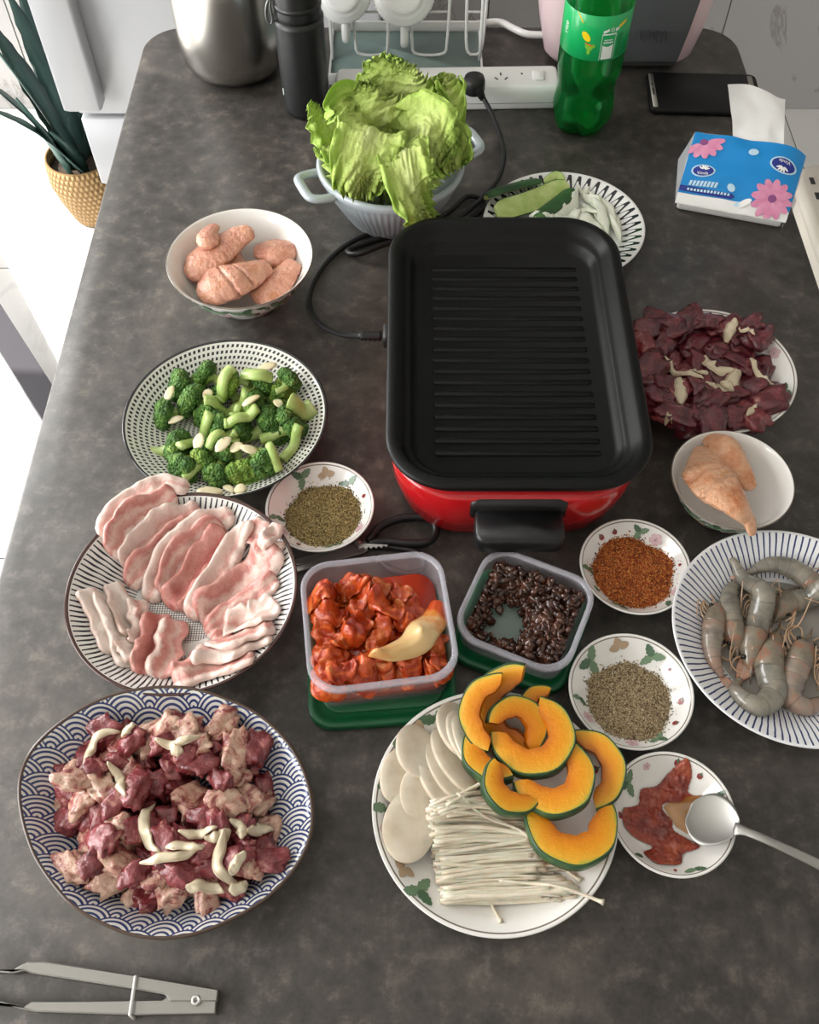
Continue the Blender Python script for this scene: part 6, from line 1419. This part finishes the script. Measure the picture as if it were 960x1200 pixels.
# ================================================================== tissue pack
m_film = flat('clear_film', '#e9eef2', rough=.15, alpha=.35); m_bl = flat('blue_film', '#1088cf', rough=.38); m_tis = flat('tissue_paper', '#f2f2f0', rough=.9)
m_nv = flat('navy_print', '#28348c', rough=.25); m_fp = noisy('pink_petal_print', [(.3, '#d77fa6'), (.6, '#e59bbb'), (.9, '#f0bfd2')], 60, rough=.3); m_fc = flat('flower_heart_print', '#8f4f86', rough=.3); m_pale = flat('pale_print', '#bfe0f2', rough=.3)
FL, FR = W(790, 246, .0), W(916, 269, .0); ta = math.atan2(FR.y - FL.y, FR.x - FL.x); TL_ = (FR - FL).length
tp_ = tag(empty('tissue_pack', (FL.x, FL.y, TZ), ta), 'soft blue flower-printed tissue pack with a tissue pulled out', 'tissue pack')
dp = .105; RZ_ = .062; ry = .085
def tl_(x, y, zz): return (x * TL_, y, zz)
mk('paper_stack', *rloft([(TL_ / 2 - .003, dp / 2 - .004, .004, 0, TL_ / 2, dp / 2), (TL_ / 2 - .002, dp / 2 - .003, .004, .001, TL_ / 2, dp / 2), (TL_ / 2 - .002, dp / 2 - .003, .004, .010, TL_ / 2, dp / 2), (TL_ / 2 - .004, dp / 2 - .005, .004, .012, TL_ / 2, dp / 2)], n=4), m_tis, tp_)
# sloping printed face as a wavy grid, with thickness
def face(u, v):
    """u along the front edge 0..1, v from the front edge up to the ridge 0..1"""
    x0 = -.010 + .030 * v; x1 = 1.010 + .055 * v
    x = x0 + (x1 - x0) * u
    zz = .013 + (RZ_ - .013) * (v ** .85) + .004 * math.sin(u * PI) * math.sin(v * PI) + .0025 * noise.noise((u * 5, v * 4, 1)) * (1 - abs(2 * u - 1) ** 4)
    zz -= .012 * v * max(0, (u - .8) / .2) ** 2
    return np.array([x * TL_, -.002 + ry * v + .006 * v * (u - .5), zz])
def grid(name, u0, u1, v0, v1, mat, lift=0, n=28, m=22, th=.0004):
    V = []; 
    for s in (1, 0):
        for i in range(n + 1):
            for j in range(m + 1):
                p = face(u0 + (u1 - u0) * i / n, v0 + (v1 - v0) * j / m); V.append((p[0], p[1] - lift * .6, p[2] + lift - (0 if s else th)))
    k = (n + 1) * (m + 1); F = []
    for i in range(n):
        for j in range(m):
            a = i * (m + 1) + j; F += [(a, a + m + 1, a + m + 2, a + 1), (k + a, k + a + 1, k + a + m + 2, k + a + m + 1)]
    return mk(name, V, F, mat, tp_, fix=False)
grid('white_band', 0, 1, .0, .16, m_tis); pf = grid('blue_face', .0, 1, .13, 1, m_bl, .0004)
# film: back slope and the two ends
bk = [(-.005, dp, .001), (1.0, dp, .001)]
Vb_ = [face(0, 1), face(.25, 1), face(.5, 1), face(.75, 1), face(1, 1), np.array(tl_(1.0, dp, .001)), np.array(tl_(.75, dp, .001)), np.array(tl_(.5, dp, .001)), np.array(tl_(.25, dp, .001)), np.array(tl_(0, dp, .001))]
mk('film_back', [tuple(v) for v in Vb_] + [(v[0], v[1] + .0004, v[2]) for v in Vb_], [(0, 1, 8, 9), (1, 2, 7, 8), (2, 3, 6, 7), (3, 4, 5, 6), (10, 19, 18, 11), (11, 18, 17, 12), (12, 17, 16, 13), (13, 16, 15, 14)], m_film, tp_, smooth=False)
for uu, sg in ((0, -1), (1, 1)):
    E_ = [face(uu, j / 8) for j in range(9)]; Bn = np.array(tl_(uu, dp, .001)); Md = np.array(tl_(uu + sg * .07, dp * .6, .030)); Bf = np.array(tl_(uu, .0, .001))
    V = [tuple(p) for p in E_] + [tuple(Bn), tuple(Bf), tuple(Md)]; F = [(i, i + 1, 11) for i in range(8)] + [(8, 9, 11), (9, 10, 11), (10, 0, 11)]
    mk('film_end', V, F, m_film, tp_, smooth=False)
def decal(name, polys, mat, lift):
    V, F = [], []
    for P in polys:
        c = np.mean(np.array(P), 0); n0 = len(V); k = len(P)
        pts_ = [tuple(c)] + [tuple(c + (np.array(p) - c) * .5) for p in P] + list(P)
        for u, v in pts_: q = face(min(max(u, -.01), 1.01), min(max(v, 0), 1)); V.append((q[0], q[1] - lift * .6, q[2] + lift))
        F += [(n0, n0 + 1 + i, n0 + 1 + (i + 1) % k) for i in range(k)] + [(n0 + 1 + i, n0 + 1 + k + i, n0 + 1 + k + (i + 1) % k, n0 + 1 + (i + 1) % k) for i in range(k)]
    return mk(name, V, F, mat, pf, fix=False)
asp = TL_ / .10
def eu(x, y, a, b_, an=0, n=18): return [(x + (a * math.cos(t) * math.cos(an) - b_ * math.sin(t) * math.sin(an)), y + asp * (a * math.cos(t) * math.sin(an) + b_ * math.sin(t) * math.cos(an))) for t in [2 * PI * i / n for i in range(n)]]
def flower(cx_, cy_, r, a0, a1, n):
    pet = []
    for i in range(n):
        a = a0 + (a1 - a0) * i / (n - 1); pet.append(eu(cx_ + r * .60 * math.cos(a), cy_ + asp * r * .60 * math.sin(a), r * .42, r * .20, a))
    for i, p in enumerate(pet): decal('flower_petal', [p], m_fp, .0012 + .00005 * (i % 3))
    decal('flower_heart', [eu(cx_, cy_, r * .2, r * .2)], m_fc, .0016)
flower(.82, .23, .185, .0, 2 * PI * 11 / 12, 12); flower(.10, .86, .18, -2.3, .2, 6)
decal('white_petal', [eu(.60, .12, .06, .03, .6)], m_tis, .0011); decal('petal_print', [eu(.545, .80, .045, .038, .5)], m_pale, .0011); decal('petal_print', [eu(.445, .27, .04, .03, -.6)], m_pale, .0011); decal('petal_print', [eu(.545, .10, .03, .02, .3)], m_pale, .0011)
for (x, y, a, b_, an) in ((.165, .44, .105, .066, .0), (.83, .70, .125, .082, -.1)):
    decal('logo_border', [eu(x, y, a, b_, an)], m_pale, .0010); decal('logo_oval', [eu(x, y, a * .87, b_ * .83, an)], m_nv, .0013)
    s = 1 if x < .5 else -1
    decal('logo_fan', [eu(x + s * a * .3 * math.cos(t), y + s * asp * (b_ * .12 + a * .3 * math.sin(t)), a * .22, a * .075, t) for t in (.4, .9, 1.4, 1.9, 2.5)], m_tis, .0016)
    V, F = text_geo('Vinda', .055 if x < .5 else .06)
    V3 = []
    for p in V: q = face(x + s * p[0] * .8, y - s * asp * b_ * .45 + s * p[1] * asp * .8); V3.append((q[0], q[1] - .001, q[2] + .0017))
    mk('logo_lettering', V3, F, m_tis, pf, fix=False)
decal('banner', [[(.0, .155), (.2, .145), (.47, .14), (.50, .17), (.47, .205), (.2, .215), (.0, .225)]], m_nv, .0011)
decal('banner_lettering', [[(.07 + .03 * k, .168), (.089 + .03 * k, .168), (.089 + .03 * k, .198), (.07 + .03 * k, .198)] for k in range(13)], m_pale, .0014)
decal('slogan_lettering', [[(.07 + .032 * k, .235), (.092 + .032 * k, .235), (.100 + .032 * k, .30), (.078 + .032 * k, .30)] for k in range(8)], m_pale, .0011)
# tissue sheet sticking up
V = []; n, m = 14, 14
c0 = face(.36, .97); c1 = face(.80, .95)
A0, A1 = Vector((FL.x, FL.y, TZ)), ta
def to_l(p): d_ = Vector((p.x - FL.x, p.y - FL.y)); return np.array([d_.x * math.cos(ta) + d_.y * math.sin(ta), -d_.x * math.sin(ta) + d_.y * math.cos(ta), p.z - TZ])
tYl = FL.y + .105
t0, t1 = to_l(WY(853, 98, tYl)), to_l(WY(921, 113, tYl + .01))
for s in (0, .0005):
    for i in range(n + 1):
        for j in range(m + 1):
            u, v = i / n, j / m; p = (c0 * (1 - u) + c1 * u) * (1 - v) + (t0 * (1 - u) + t1 * u) * v
            V.append((p[0], p[1] + s + .005 * math.sin(u * 5) * v + .003 * math.sin(v * 4), p[2] - .008 * (1 - v) + .003 * noise.noise((u * 4, v * 4, 2)) + .003 * math.sin(u * PI) * v))
k = (n + 1) * (m + 1); F = [(i * (m + 1) + j, (i + 1) * (m + 1) + j, (i + 1) * (m + 1) + j + 1, i * (m + 1) + j + 1) for i in range(n) for j in range(m)]; F += [tuple(a + k for a in f[::-1]) for f in F]
mk('pulled_tissue', V, F, m_tis, tp_, fix=False)
